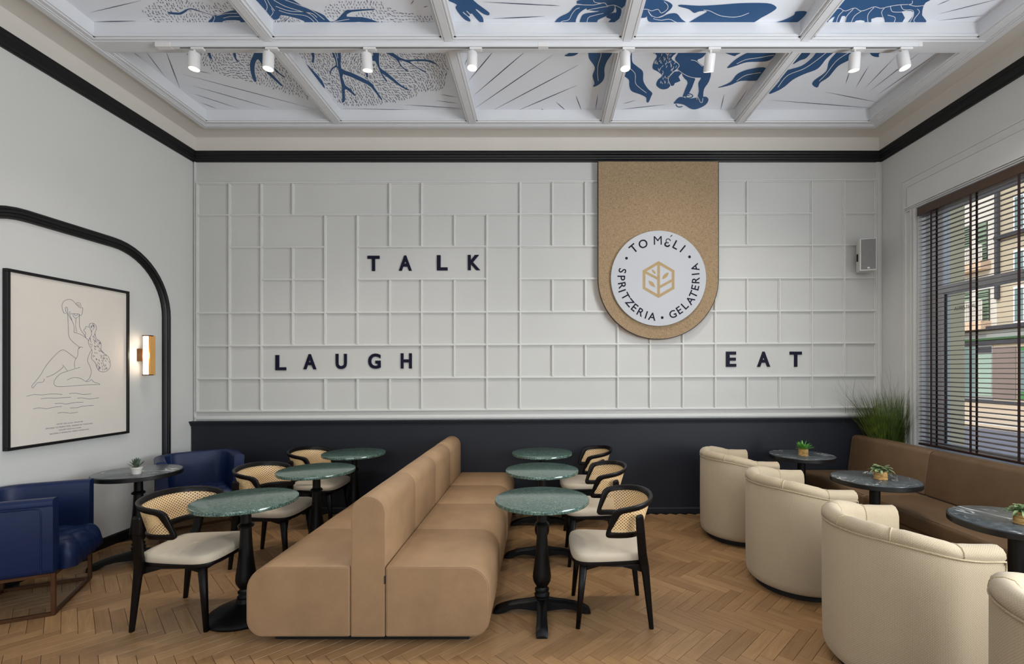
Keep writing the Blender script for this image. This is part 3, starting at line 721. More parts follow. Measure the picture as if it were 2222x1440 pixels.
for c, rs in VP.items():
    rs = sorted(int(ch) for ch in rs); i = 0
    while i < len(rs):
        j = i
        while j + 1 < len(rs) and rs[j + 1] == rs[j] + 1: j += 1
        x = x_at(COLX[c], YB)
        strip_mesh((x, gz(rs[j] + 1, COLX[c]) + .008), (x, gz(rs[i], COLX[c]) - .008), h=.0255).build('moulding_strip', M['trimw'], wall_back)
        i = j + 1
# corner battens and the rail above the wainscot
for px, wd, h in ((424.5, .02, .02), (1905, .05, .012), (1911, .012, .02)):
    x = x_at(px, YB); strip_mesh((x, 1.0), (x, 3.88), wd, h).build('moulding_strip', M['trimw'], wall_back)
strip_mesh((XL + .02, z_at(907, YB)), (XR - .02, z_at(899, YB)), .035, .02).build('moulding_strip', M['trimw'], wall_back)

# navy wainscot with cap and plinth
def wz(x): return 1.008 + (1.052 - 1.008) * (x - XL) / (XR - XL)
YW = 5.228
m = MB()
xs = [XL + .012, XR - .03]
m.grid([[(x, YW, .0) for x in xs], [(x, YW, wz(x) - .002) for x in xs], [(x, YB, wz(x)) for x in xs]])
m.grid([[(XL + .012, YB, 0), (XL + .012, YW, 0)], [(XL + .012, YB, wz(XL)), (XL + .012, YW, wz(XL))]])
wains = struct('trim_5', m, M['navyw'])
wp = [(0, -.052), (.006, -.050), (.008, -.034), (.016, -.030), (.018, -.016), (.028, -.012), (.028, 0), (-.047, 0)]
m = MB(); m.grid([[(XL + .002, YW - p, wz(XL) + z), (XR - .03, YW - p, wz(XR) + z)] for p, z in wp]); m.f.append(tuple(2 * i for i in range(len(wp))))
struct('cap_rail', m, M['navyw'], parent=wains)
struct('baseboard_back', MB().grid([[(XL, YW - p, z), (XR, YW - p, z)] for p, z in ((.016, 0), (.016, .052), (.010, .062), (0, .066))]), M['navyw'])
struct('baseboard_left', MB().grid([[(XL + p, YF, z), (XL + p, YB, z)] for p, z in ((.016, 0), (.016, .078), (.008, .088), (0, .09))]), M['black'])
m = MB(); m.box(XR - .025, XR, 4.955, YW, 0, 1.0); m.box(XR - .04, XR, 4.945, YW, 1.0, 1.05)
struct('trim_6', m, M['navyw'])

# window in the right wall: casing, frieze, frame, panes
m = MB()
YC0, YC1 = 2.15, 4.95
for o_, h in ((0, .0125), (.035, .02), (.12, .028)):
    m.cbox(XR - h, XR, YC1 - o_ - .02 if o_ else YC1 - .02, YC1 - o_, 0.0, 3.519 - o_)
m.box(XR - .010, XR, 4.77, 4.945, 0, 3.199); m.box(XR - .0103, XR, YC0, 4.946, 3.20, 3.535)
m.cbox(XR - .018, XR, YC0, YC1, 3.52, 3.54); m.cbox(XR - .022, XR, YC0, 4.87, 3.445, 3.465)
m.cbox(XR - .030, XR, 2.2, 4.865, 3.235, 3.44, .003)
for k, (h, z) in enumerate(((.05, 3.222), (.04, 3.207), (.03, 3.193))): m.box(XR - h, XR, 2.2, 4.86 + h * .4, z, z + .013)
m.cbox(XR - .026, XR, 4.765, 4.80, 0, 3.2, .004); m.box(XR - .01, XR, YC0, 2.33, 0, 3.3)
struct('trim_7', m, M['trimw'])
window_1 = empty('window_1', (4.0, 3.55, .8), kind='structure')
def wpart(name, mb_, mat, parent=window_1):
    o = mb_.build(name, mat, parent); o.location = -Vector(parent.location) if parent.parent is None else (0, 0, 0); return o
xg = 3.985
m = MB()
m.cbox(xg - .03, xg + .04, W1[1] - .07, W1[1], W1[2], W1[3], .006); m.cbox(xg - .03, xg + .04, W1[0], W1[0] + .07, W1[2], W1[3], .006)
m.cbox(xg - .03, xg + .04, W1[0] + .07, W1[1] - .07, W1[3] - .06, W1[3], .006); m.cbox(xg - .03, xg + .04, W1[0] + .07, W1[1] - .07, W1[2], W1[2] + .05, .006)
m.cbox(xg - .045, xg + .045, W1[0] + .07, W1[1] - .07, 2.315, 2.40, .008); m.cbox(xg - .02, xg + .03, 3.50, 3.56, W1[2] + .05, 3.14, .006)
wpart('window_frame', m, M['frame'])
m = MB(); m.cbox(xg - .02, xg - .002, 4.662, 4.676, .85, 2.315, .002); m.cbox(xg - .02, xg - .002, 3.57, 3.585, .85, 2.315, .002)
wpart('casement_edge', m, M['blindwood'])
m = MB(); m.box(3.80, 3.83, 4.738, 4.75, .8, 3.2); m.box(3.87, 3.89, 4.735, 4.75, .8, 3.2)
wpart('jamb_bead', m, M['frame'])
for y0, y1, z0, z1 in ((3.56, 4.68, .85, 2.315), (2.42, 3.50, .85, 2.315), (3.56, 4.68, 2.40, 3.14), (2.42, 3.50, 2.40, 3.14)):
    wpart('window_pane', MB().box(xg + .006, xg + .012, y0, y1, z0, z1), M['glass'])
wpart('window_sill', MB().rbox(XR - .05, xg - .03, W1[0] + .0, W1[1] - .0, W1[2] - .03, W1[2] + .004, .006, 2), M['trimw'])
# lettering on the pane, meant to be read from the street
for body, px0, px1, py in (('SPRITZERIA', 2070, 2118, 667),):
    ya, yb_ = (xg) * F / (px0 - CX), xg * F / (px1 - CX); z = EYE + (CY - py) * ((ya + yb_) / 2) / F
    me_o = text_mesh('lettering', body, .052, M['letter'], None, matrix=None)
    bw = me_o.dimensions.x
    k = (ya - yb_) / bw
    # text x runs towards +Y when seen from the street (+X side), so from inside it is mirrored
    me_o.data.transform(Matrix(((0, 0, 1, 0), (1, 0, 0, 0), (0, 1, 0, 0), (0, 0, 0, 1))) @ Matrix.Scale(k, 4, (1, 0, 0)))
    me_o.parent = window_1; me_o.location = Vector((xg + .004, (ya + yb_) / 2, z)) - Vector(window_1.location)
window_2 = empty('window_2', (4.0, -.2, .8), kind='structure')
m = MB()
for a, b in ((W2[0], W2[0] + .07), (W2[1] - .07, W2[1]), (.70, .76)): m.cbox(xg - .03, xg + .04 - .1, a, b, .8, 3.2, .006)
m.cbox(xg - .03, xg - .06, W2[0] + .07, W2[1] - .07, 2.32, 2.4, .006)
m.cbox(xg - .08, xg - .03, W2[0], W2[1], .8, .85, .006); m.cbox(xg - .08, xg - .03, W2[0], W2[1], 3.14, 3.2, .006)
wpart('window_frame', m, M['frame'], window_2)
window_3 = empty('window_3', (0, YF, .3), kind='structure')
m = MB()
for x in (-3.0, -1.45, .1, 1.65, 3.22): m.cbox(x, x + .08, YF - .12, YF - .04, .35, 3.3, .006)
m.cbox(-3.0, 3.3, YF - .12, YF - .04, .35, .43, .006); m.cbox(-3.0, 3.3, YF - .12, YF - .04, 3.22, 3.3, .006); m.cbox(-3.0, 3.3, YF - .12, YF - .04, 2.5, 2.56, .006)
wpart('window_frame', m, M['frame'], window_3)

# ------------------------------------------------------------------ the street outside
def fp(px, py, X=21.8): d = X * F / (px - CX); return d, EYE + (CY - py) * d / F
struct('street_ground', MB().box(4.07, 13.0, -8, 60, -.3, -.12), M['road'])
pv = struct('street_pavement', MB().box(13.0, 30, -8, 60, -.3, .0), M['paving'])
for x0, x1 in ((13.0, 13.25), (16.2, 16.32), (19.0, 19.1)): struct('kerb_line', MB().box(x0, x1, -8, 60, .001, .012), M['kerb'], parent=pv)
struct('wall_outer_pier', MB().box(4.071, 4.275, 4.80, 5.42, -.1, 6.0), M['pier'])
struct('wall_outer_upper', MB().box(4.071, 4.2, -3.4, 4.79, 3.9, 6.0), M['pier'])
bld = empty('street_building', (22.5, 24, 0), label='cream street building with green shutters and a shop front, seen through the blinds', cat='building')
def bp(name, mb_, mat, parent=bld):
    o = mb_.build(name, mat, parent)
    o.location = -Vector(bld.location) if parent is bld else (0, 0, 0); return o
bp('facade', MB().box(21.8, 25, 10, 50, 0, 16), M['fac1'])
def fbox(px0, px1, pyt, pyb, prot=.06, ref=None, back=0.02):
    ref = ref or (px0 + px1) / 2
    ya = fp(px0, 0)[0]; yb_ = fp(px1, 0)[0]; zt_, zb_ = fp(ref, pyt)[1], fp(ref, pyb)[1]
    return MB().cbox(21.8 - prot, 21.8 + back, min(ya, yb_), max(ya, yb_), min(zt_, zb_), max(zt_, zb_), .01)
bp('white_facade', fbox(2086, 2164, 380, 718, .03, 2130), M['fac2'])
for px0, px1, a, b in ((2092, 2108, 490, 578), (2120, 2145, 482, 572), (2092, 2110, 632, 700), (2120, 2150, 628, 700)):
    f = bp('window', fbox(px0, px1, a, b, .05), M['darkgrey'])
    y_a, y_b = fp(px0, 0)[0], fp(px1, 0)[0]; z_t, z_b = fp((px0 + px1) / 2, a)[1], fp((px0 + px1) / 2, b)[1]
    m = MB(); nn_ = 9
    for k in range(nn_):
        z0 = z_b + (z_t - z_b) * (k + .1) / nn_; z1 = z_b + (z_t - z_b) * (k + .82) / nn_; m.box(21.8 - .10, 21.8 - .05, min(y_a, y_b) + .04, max(y_a, y_b) - .04, z0, z1)
    bp('shutter', m, M['shutter'], f)
for a, b, ba in ((655, 699, 702), (540, 572, 576)):
    m = MB(); y_a, y_b = fp(2152, 0)[0], fp(2092, 0)[0]; z_t, z_b = fp(2122, a)[1], fp(2122, b)[1]
    for k in range(15): yy = y_a + (y_b - y_a) * k / 14; m.box(21.28, 21.32, yy - .03, yy + .03, z_b, z_t)
    m.box(21.27, 21.33, y_a, y_b, z_t - .03, z_t + .04)
    s_ = bp('balcony', MB().cbox(21.25, 21.8, y_a, y_b, z_b - .42, z_b, .02), M['brickp']); bp('railing', m, M['fac2'], s_)
bp('drainpipe', MB().tube([(21.7, fp(2168, 0)[0], 5), (21.7, fp(2168, 0)[0], 10.5)], .10, 8), M['darkgrey'])
bp('ledge', fbox(2164, 2240, 506, 514, .2, 2190), M['darkgrey']); bp('ledge', fbox(2060, 2240, 708, 716, .3, 2150), M['darkgrey'])
for a, b in ((420, 500), (540, 590), (620, 700)):
    f = bp('window', fbox(2200, 2226, a, b, .04), M['frame']); bp('pane', fbox(2204, 2222, a + 5, b - 5, .06), M['pane_far'], f)
bp('fascia', fbox(2040, 2260, 717, 733, .12, 2150), M['grey']); bp('stripe', fbox(2040, 2260, 733, 737, .16, 2150), M['greenstripe']); bp('shop_header', fbox(2040, 2260, 738, 748, .10, 2150), M['darkgrey'])
f = bp('shop_window', fbox(2086, 2155, 748, 866, .03, 2120), M['grey']); bp('pane', fbox(2092, 2120, 752, 862, .05), M['pane_far'], f); bp('pane', fbox(2124, 2153, 768, 858, .05), M['pane_light'], f); bp('pane', fbox(2124, 2153, 752, 765, .05), M['darkgrey'], f)
bp('shop_wall', fbox(2155, 2206, 752, 866, .05), M['pinkwall']); f = bp('shop_door', fbox(2210, 2240, 752, 866, .05), M['greenstripe']); bp('pane', fbox(2214, 2236, 760, 850, .07), M['pane_far'], f)
bp('plinth', fbox(2040, 2300, 868, 879, .1, 2150), M['darkgrey'])
# ------------------------------------------------------------------ back-to-back tan banquette
def quad_x(prof, mir=False): return [(-x, z) for x, z in reversed(prof)] if mir else prof
YS = [2.69, 3.34, 3.98, 4.62, 5.212]
bq = empty('banquette', (-.987, 3.95, 0), label='long tan leather back-to-back banquette running to the navy wainscot', cat='banquette')
seatp = rrect(.1, .69, .055, .453, (.135, .012, .012, .095), 7)
backp = rrect(-.0965, .0965, .055, .85, (.0955, .0955, .008, .008), 9)
for i in range(4):
    y0, y1 = YS[i] - 3.95, YS[i + 1] - 3.95
    for mir in (False, True):
        p = quad_x(seatp, mir); m = MB(); r = prism_y(m, p, y0 + .0005, y1 - .0005, .010, .002)
        c = m.build('seat_cushion', M['tan'], bq, 50)
        for q in (1, 5):
            ring = r[q]; pts = [v for v in ring if v[2] > .07 and abs(v[0]) > .11]
            if mir: pts = pts
            # keep the run order along the outline
            k = max(range(len(ring)), key=lambda a: (Vector(ring[a]) - Vector(ring[a - 1])).length if ring[a][2] > .06 or ring[a - 1][2] > .06 else 0)
            MB().tube(ring, .0022, 5, closed=True).build('seam', M['tan'], c, 60)
    m = MB(); r = prism_y(m, backp, y0 + .0002, y1 - .0002, .007, .0012); c = m.build('backrest', M['tan'], bq, 32)
    MB().tube(r[1], .0022, 5, closed=True).build('seam', M['tan'], c, 60)
MB().cbox(-.565, .565, YS[0] - 3.95 + .07, YS[4] - 3.96, 0, .056, .004).build('plinth', M['dark'], bq)
MB().cbox(.094, .100, YS[0] - 3.95 - .003, YS[0] - 3.95 + .012, .355, .40, .001).build('care_label', M['dark'], bq)

# ------------------------------------------------------------------ round tables
def top_disc(r, z0, z1, ch=.003, n=64): return MB().lathe([(r - ch, z0), (r, z0 + ch), (r, z1 - ch), (r - ch * .4, z1 - ch * .2), (r - ch, z1), (.001, z1)], n)
COLP = [(.030, .07), (.030, .10), (.046, .105), (.050, .118), (.040, .128), (.036, .134), (.046, .142), (.046, .152), (.036, .160), (.034, .168), (.044, .182), (.056, .205), (.060, .228), (.058, .255), (.050, .31), (.042, .38), (.036, .46), (.033, .53), (.032, .556), (.046, .562), (.048, .572), (.040, .580), (.031, .588), (.030, .66), (.030, .70), (.06, .704), (.06, .712)]
def cross_foot(t, mat, rot=0.0):
    m = MB()
    for k in range(4):
        a = rot + k * PI / 2; c, s = math.cos(a), math.sin(a)
        prof = [(.0, .104, .034, .018), (.05, .092, .033, .020), (.10, .084, .032, .026), (.15, .079, .032, .030), (.20, .070, .032, .024), (.24, .060, .034, .006), (.275, .048, .036, .0), (.300, .034, .036, .0), (.313, .016, .034, .0)]
        vs = []
        for d_, zt_, hw, zb_ in prof:
            for y, z in ((-hw, zb_ + .004), (-hw * .8, zb_), (hw * .8, zb_), (hw, zb_ + .004), (hw, zt_ - .012), (hw * .45, zt_), (-hw * .45, zt_), (-hw, zt_ - .012)):
                vs.append((d_ * c - y * s, d_ * s + y * c, max(z, .0)))
        n = len(prof); b = len(m.v)
        m.v += vs
        for i in range(n - 1):
            for j in range(8): m.f.append((b + i * 8 + j, b + i * 8 + (j + 1) % 8, b + (i + 1) * 8 + (j + 1) % 8, b + (i + 1) * 8 + j))
        m.f += [tuple(b + j for j in reversed(range(8))), tuple(b + (n - 1) * 8 + j for j in range(8))]
    m.lathe([(.036, .03), (.040, .10), (.036, .112)], 20)
    m.build('foot', mat, t, 40)
def green_table(x, y, label, disc=False, group='green marble tables by the banquette', rot=0):
    t = empty('round_table', (x, y, 0), rot, label, 'table', group)
    top_disc(.305, .714, .738, .004).build('tabletop', M['green'], t, 40)
    MB().lathe(COLP, 28).build('pedestal', M['blackmetal'], t, 40)
    if disc: MB().lathe([(.218, 0), (.222, .006), (.222, .014), (.215, .020), (.20, .030), (.12, .058), (.07, .075), (.055, .085), (.05, .11), (.001, .112)], 56).build('base', M['blackmetal'], t, 40)
    else: cross_foot(t, M['blackmetal'])
    MB().cbox(-.05, .05, -.05, .05, .706, .714, .002).build('fixing_plate', M['blackmetal'], t)
    return t
green_table(0, 3.08, 'nearest green marble round table right of the tan banquette')
green_table(.0, 3.98, 'middle green marble round table right of the tan banquette')
green_table(-.0, 4.82, 'green marble round table right of the banquette, closest to navy wainscot')
green_table(-1.905, 3.055, 'green marble round table on a flat black disc base, left of banquette', disc=True)
green_table(-1.885, 3.97, 'middle green marble round table left of the tan banquette')
green_table(-1.90, 4.80, 'green marble round table left of the banquette, closest to navy wainscot')
def dark_table(x, y, label, turned=False, rot=0):
    t = empty('marble_table', (x, y, 0), rot, label, 'table', 'dark veined marble tables with black rims')
    MB().lathe([(.294, .700), (.2975, .703), (.2975, .732), (.294, .7355), (.290, .7355)], 64).build('table_rim', M['rim'], t, 40)
    top_disc(.291, .716, .738, .002).build('tabletop', M['dmarble'], t, 40)
    if turned: MB().lathe([(r, z * .985) for r, z in COLP], 28).build('pedestal', M['blackmetal'], t, 40); cross_foot(t, M['blackmetal'], .45)
    else:
        MB().lathe([(.036, .02), (.036, .69), (.08, .694), (.08, .702)], 28).build('pedestal', M['blackmetal'], t, 40)
        MB().lathe([(.20, 0), (.203, .005), (.203, .012), (.195, .018), (.05, .026), (.001, .026)], 48).build('base', M['blackmetal'], t, 40)
    return t
dark_table(2.565, 4.69, 'dark marble table nearest the navy wainscot, with a bright green fern')
dark_table(2.56, 3.65, 'dark marble table in the middle of the brown bench, with a sage plant', rot=1.0)
dark_table(2.62, 2.62, 'dark marble table cut by the right picture edge, beside the brown bench', rot=2.1)
dark_table(-3.322, 3.908, 'dark marble table between two navy tub armchairs, with a white succulent pot', True, rot=.3)

# ------------------------------------------------------------------ cane-back chairs
def make_cane_chair():
    t = empty('cane_chair', (0, 0, 0))
    # seat outline (x forward, y across)
    half = [(-.215, .0), (-.215, .10), (-.205, .165), (-.17, .195), (-.08, .215), (.06, .232), (.16, .236), (.215, .22), (.245, .18), (.258, .11), (.262, 0)]
    out = catmull(half + [(x, -y) for x, y in reversed(half[1:-1])], True, 4)
    def ring(s, z): return [(x * s + .02 * (1 - s), y * s, z + (0 if z < .41 else .006 * (x / .26) ** 2)) for x, y in out]
    m = MB(); m.grid([ring(.985, .408), ring(1.0, .416), ring(1.005, .432), ring(.985, .447), ring(.93, .455), ring(.8, .459), ring(.5, .461), ring(.1, .462)], closed_u=True)
    k = len(m.v) - len(out); m.f.append(tuple(range(k, k + len(out))))
    m.build('seat', M['seatf'], t, 60)
    m = MB(); m.grid([ring(.93, .380), ring(1.0, .388), ring(1.008, .400), ring(1.0, .409)], closed_u=True); m.f += [tuple(reversed(range(len(out)))), tuple(range(3 * len(out), 4 * len(out)))]
    m.build('seat_frame', M['blackwood'], t, 50)
    for s in (1, -1):
        m = MB(); m.bar((.185, .195 * s, .395), (.222, .213 * s, .0), .046, .042, .026, .024, side=(1, 0, 0)); m.build('leg', M['blackwood'], t, 40)
        m = MB()
        pts = [((-.136, .274 * s, .706), .030, .014), ((-.140, .274 * s, .694), .046, .020), ((-.148, .266 * s, .60), .050, .024), ((-.166, .232 * s, .455), .052, .030), ((-.180, .212 * s, .385), .054, .034), ((-.190, .212 * s, .33), .044, .032), ((-.224, .215 * s, 0), .026, .024)]
        for a, b in zip(pts[:-1], pts[1:]): m.bar(a[0], b[0], a[1], a[2], b[1], b[2], side=(1, 0, 0))
        m.build('leg', M['blackwood'], t, 40)
        m = MB(); m.add([(.20, .2 * s, .385), (.11, .21 * s, .385), (-.17, .205 * s, .385), (-.18, .205 * s, .335), (-.05, .21 * s, .372), (.09, .21 * s, .374), (.175, .2 * s, .345)] + [(.20, .17 * s, .385), (.11, .18 * s, .385), (-.17, .175 * s, .385), (-.18, .175 * s, .335), (-.05, .18 * s, .372), (.09, .18 * s, .374), (.175, .17 * s, .345)],
                        [tuple(range(7)), tuple(range(13, 6, -1))] + [(i, (i + 1) % 7, 7 + (i + 1) % 7, 7 + i) for i in range(7)])
        m.build('apron', M['blackwood'], t)
    m = MB(); m.cbox(.165, .195, -.18, .18, .355, .385, .003); m.build('apron', M['blackwood'], t)
    m = MB(); m.cbox(-.19, -.165, -.18, .18, .35, .385, .003); m.build('apron', M['blackwood'], t)
    # back band: plan curve by arc length
    plan = [(.075, .224), (.03, .230), (-.03, .234), (-.085, .226), (-.128, .204), (-.160, .166), (-.180, .118), (-.190, .060), (-.193, 0)]
    pc = catmull(plan + [(x, -y) for x, y in reversed(plan[:-1])], False, 8)
    arc = [0]
    for a, b in zip(pc[:-1], pc[1:]): arc.append(arc[-1] + math.hypot(b[0] - a[0], b[1] - a[1]))
    tot = arc[-1]; arc = [a - tot / 2 for a in arc]
    def S(a, z, off=0.0):
        a = max(-tot / 2, min(tot / 2, a)); i = 0
        while i < len(arc) - 2 and arc[i + 1] < a: i += 1
        u = (a - arc[i]) / (arc[i + 1] - arc[i]); x = pc[i][0] + (pc[i + 1][0] - pc[i][0]) * u; y = pc[i][1] + (pc[i + 1][1] - pc[i][1]) * u
        tx, ty = pc[i + 1][0] - pc[i][0], pc[i + 1][1] - pc[i][1]; L = math.hypot(tx, ty); nx, ny = ty / L, -tx / L
        if nx * (x - .1) + ny * y < 0: nx, ny = -nx, -ny
        back = max(0, min(1, (.05 - x) / .28)); o_ = off + (z - .56) * (.10 + .23 * back)
        return (x + nx * o_, y + ny * o_, z)
    Lh = tot / 2
    def ztop(a): q = min(1, abs(a) / (Lh - .07)); return .782 - .050 * q ** 2.0
    def loop(ins):
        """rounded outline of the band in (arc, height) shrunk by ins"""
        pts = []
        zb_ = .555 + ins; eb = Lh - .012 - ins; et = Lh - .070 - ins * 1.1; rr = max(.010, .036 - ins * .5)
        N = 36
        for k in range(N + 1): a = -(eb - rr) + 2 * (eb - rr) * k / N; pts.append((a, zb_))
        def corner(p0, p1, p2): return [tuple((1 - t_) ** 2 * p0[c] + 2 * t_ * (1 - t_) * p1[c] + t_ * t_ * p2[c] for c in (0, 1)) for t_ in (.2, .4, .6, .8, 1)]
        zt0 = ztop(et) - ins
        dirx, dirz = (et - eb), (zt0 - zb_); dl = math.hypot(dirx, dirz); ux, uz = dirx / dl, dirz / dl
        pts += corner((eb - rr, zb_), (eb, zb_), (eb + ux * rr, zb_ + uz * rr))
        pe = (et - ux * rr, zt0 - uz * rr); pts += [pe]
        pts += corner(pe, (et, zt0), (et - rr, ztop(et - rr) - ins))
        for k in range(1, N): a = (et - rr) - 2 * (et - rr) * k / N; pts.append((a, ztop(a) - ins))
        pts.append((-(et - rr), ztop(et - rr) - ins))
        pts += corner((-(et - rr), ztop(et - rr) - ins), (-et, zt0), (-pe[0], pe[1]))
        pts.append((-(eb + ux * rr), zb_ + uz * rr)); pts += corner((-(eb + ux * rr), zb_ + uz * rr), (-eb, zb_), (-(eb - rr), zb_))[:-1]
        return pts
    lo, li = loop(0), loop(.034)
    n = min(len(lo), len(li)); assert len(lo) == len(li)
    m = MB(); T = .011
    rows = [[S(a, z, T * .7) for a, z in lo], [S(a, z, T) for a, z in loop(.004)], [S(a, z, T) for a, z in loop(.030)], [S(a, z, T * .6) for a, z in li],
            [S(a, z, -T * .6) for a, z in li], [S(a, z, -T) for a, z in loop(.030)], [S(a, z, -T) for a, z in loop(.004)], [S(a, z, -T * .7) for a, z in lo]]
    m.grid(rows, closed_u=True, closed_v=True); m.build('back_frame', M['blackwood'], t, 50)
    # woven panel inside the frame
    m = MB(); m.uv = []; N, K = 60, 6
    for sgn, off in ((1, .0),):
        rows = []
        for k in range(K + 1):
            row = []
            for i in range(N + 1):
                v = k / K; zb_ = .555 + .02; 
                eb = Lh - .012 - .02; et = Lh - .070 - .02; e = eb + (et - eb) * v; a = -e + 2 * e * i / N
                z = zb_ + (ztop(a) - .02 - zb_) * v; row.append(S(a, z, off)); m.uv.append((a, z))
            rows.append(row)
        m.grid(rows)
    m.build('cane_panel', M['cane'], t, 60, fixn=False)
    return t
c0 = make_cane_chair()
spots = [(.440, 3.095, PI, 'nearest cane-back chair right of the tan banquette, facing left'),
         (.440, 4.00, PI, 'middle cane-back chair right of the tan banquette, facing left'),
         (.445, 4.86, PI, 'cane-back chair right of the banquette, closest to the navy wainscot'),
         (-2.235, 3.06, 0, 'nearest cane-back chair left of the banquette, facing the disc-based table'),
         (-2.235, 3.955, 0, 'middle cane-back chair left of the tan banquette, facing right'),
         (-2.255, 4.80, 0, 'cane-back chair left of the banquette, closest to the navy wainscot')]
for i, (x, y, rz, lab) in enumerate(spots):
    o = c0 if i == 0 else copy_tree(c0)
    o.location = (x, y, 0); o.rotation_euler = (0, 0, rz); tag(o, lab, 'chair', 'black cane-back chairs with pale seats')

# ------------------------------------------------------------------ U-shaped upholstered shells
def u_path(half_w, x_front, x_back, rad, seg=14):
    pts = []
    for k in range(4): pts.append((x_front + (x_back + rad - x_front) * k / 4, -half_w, 0, -1))
    for k in range(seg + 1): a = -PI / 2 - PI / 2 * k / seg; pts.append((x_back + rad + rad * math.cos(a), -half_w + rad + rad * math.sin(a), math.cos(a), math.sin(a)))
    if half_w - rad > .01:
        for k in range(1, 4): pts.append((x_back, (-half_w + rad) + 2 * (half_w - rad) * k / 4, -1, 0))
    st = 0 if half_w - rad > .01 else 1
    for k in range(st, seg + 1): a = PI - PI / 2 * k / seg; pts.append((x_back + rad + rad * math.cos(a), half_w - rad + rad * math.sin(a), math.cos(a), math.sin(a)))
    for k in range(1, 5): pts.append((x_back + rad + (x_front - x_back - rad) * k / 4, half_w, 0, 1))
    return pts
def shell(path, section, H):
    """section(Hp) -> closed loop of (inward, z)"""
    m = MB(); m.uv = []; rows = []; s = 0; prev = None; L = []
    for p in path:
        if prev: s += math.hypot(p[0] - prev[0], p[1] - prev[1])
        L.append(s); prev = p
    for p, sl in zip(path, L):
        sec = section(H(p), sl / s, p); row = []; q = 0; pv = None
        for o_, z in sec:
            if pv: q += math.hypot(o_ - pv[0], z - pv[1])
            pv = (o_, z); row.append((p[0] - p[2] * o_, p[1] - p[3] * o_, z)); m.uv.append((sl, q))
        rows.append(row)
    n = len(rows[0]); m.grid(rows, closed_u=True); m.f += [tuple(range(n)), tuple((len(rows) - 1) * n + i for i in reversed(range(n)))]
    return m
def smooth(t): t = max(0, min(1, t)); return t * t * (3 - 2 * t)
def make_tub():
    t = empty('tub_chair', (0, 0, 0)); R, XF = .365, .185
    path = u_path(R, XF, -R, R, 20)
    H = lambda p: .765 + .052 * smooth((.10 - p[0]) / .40)
    chan = [-90, -45, 4, 45, 90]
    def theta(p): return math.degrees(math.atan2(-p[1], -p[0])) if p[0] < 0 else (90 + p[0] * 160) * (1 if p[1] < 0 else -1)
    def sec(h, u, p):
        th = theta(p); dmin = min(abs(th - c) for c in chan); q = smooth(dmin / 9.0); h2 = h - .007 * (1 - q); g = .004 * (1 - q)
        return [(.055, .045), (.022, .052), (.006, .072), (.0, .11), (-.003, .30), (-.002, h - .085), (.003, h - .066), (.003, h - .060), (-.006 + g, h2 - .046), (-.003 + g, h2 - .026), (.012, h2 - .009), (.040, h2), (.066, h2 - .005), (.086 - g, h2 - .026), (.094 - g, h2 - .058), (.096 - g * .6, .58), (.096, .40), (.096, .05)]
    shell(path, sec, H).build('shell', M['cream'], t, 60)
    def at(p, o_, z): return (p[0] - p[2] * o_, p[1] - p[3] * o_, z)
    pts = [at(p, -.002, H(p) - .063) for p in path]
    p0, p1 = path[0], path[-1]
    pre = [at(p0, .0, z) for z in (.10, .30, .5, H(p0) - .10)]; pre = [(v[0] + .002, v[1], v[2]) for v in pre]
    post = [at(p1, .0, z) for z in (H(p1) - .10, .5, .30, .10)]; post = [(v[0] + .002, v[1], v[2]) for v in post]
    MB().tube(pre + pts + post, .0050, 6).build('piping', M['cord'], t, 60)
    for c in chan:
        k = min(range(len(path)), key=lambda i: abs(theta(path[i]) - c)); p = path[k]; s = sec(H(p), 0, p)[7:17]
        MB().tube([at(p, o_ , z + (.001 if i > 0 else 0)) for i, (o_, z) in enumerate(s)], .0042, 6).build('piping', M['cord'], t, 60)
    dsh = [(x, y) for x, y, *_ in u_path(R - .09, XF + .02, -R + .09, R - .09, 12)]
    m = MB(); m.uv = []
    for z, k in ((.06, 1.0), (.30, 1.0)):
        for x, y in dsh: m.uv.append((x, z + y))
    n = len(dsh); m.grid([[(x, y, z) for x, y in dsh] for z in (.06, .30)], closed_u=True); m.f += [tuple(reversed(range(n))), tuple(range(n, 2 * n))]
    m.build('seat_base', M['cream'], t)
    cus = catmull([(x, y) for x, y in [(.235, -.20), (.10, -.262), (-.06, -.262), (-.19, -.19), (-.262, 0), (-.19, .19), (-.06, .262), (.10, .262), (.235, .20), (.258, 0)]], True, 4)
    m = MB(); m.uv = []; rows = []
    for s, z in ((.96, .300), (1.0, .315), (1.0, .425), (.97, .452), (.90, .465), (.6, .474), (.15, .478)):
        rows.append([(x * s, y * s, z) for x, y in cus]); m.uv += [(x * s, y * s + z) for x, y in cus]
    m.grid(rows, closed_u=True); k = len(cus); m.f += [tuple(reversed(range(k))), tuple(range(6 * k, 7 * k))]
    m.build('seat_cushion', M['cream'], t, 60)
    MB().lathe([(.300, 0), (.305, .004), (.305, .05), (.28, .056)], 48).build('plinth', M['dark'], t, 40)
    return t
tub0 = make_tub()
for i, (x, y, lab) in enumerate([(1.885, 4.50, 'cream tub chair closest to the navy wainscot'), (1.90, 3.50, 'second cream tub chair from the navy wainscot, beside middle marble table'),
                                 (1.90, 2.50, 'third cream tub chair from the wainscot, largest and fully in the foreground'), (1.915, 1.50, 'cream tub chair cut off by the lower right picture corner')]):
    o = tub0 if i == 0 else copy_tree(tub0)
    o.location = (x, y, 0); tag(o, lab, 'armchair', 'cream woven tub chairs')

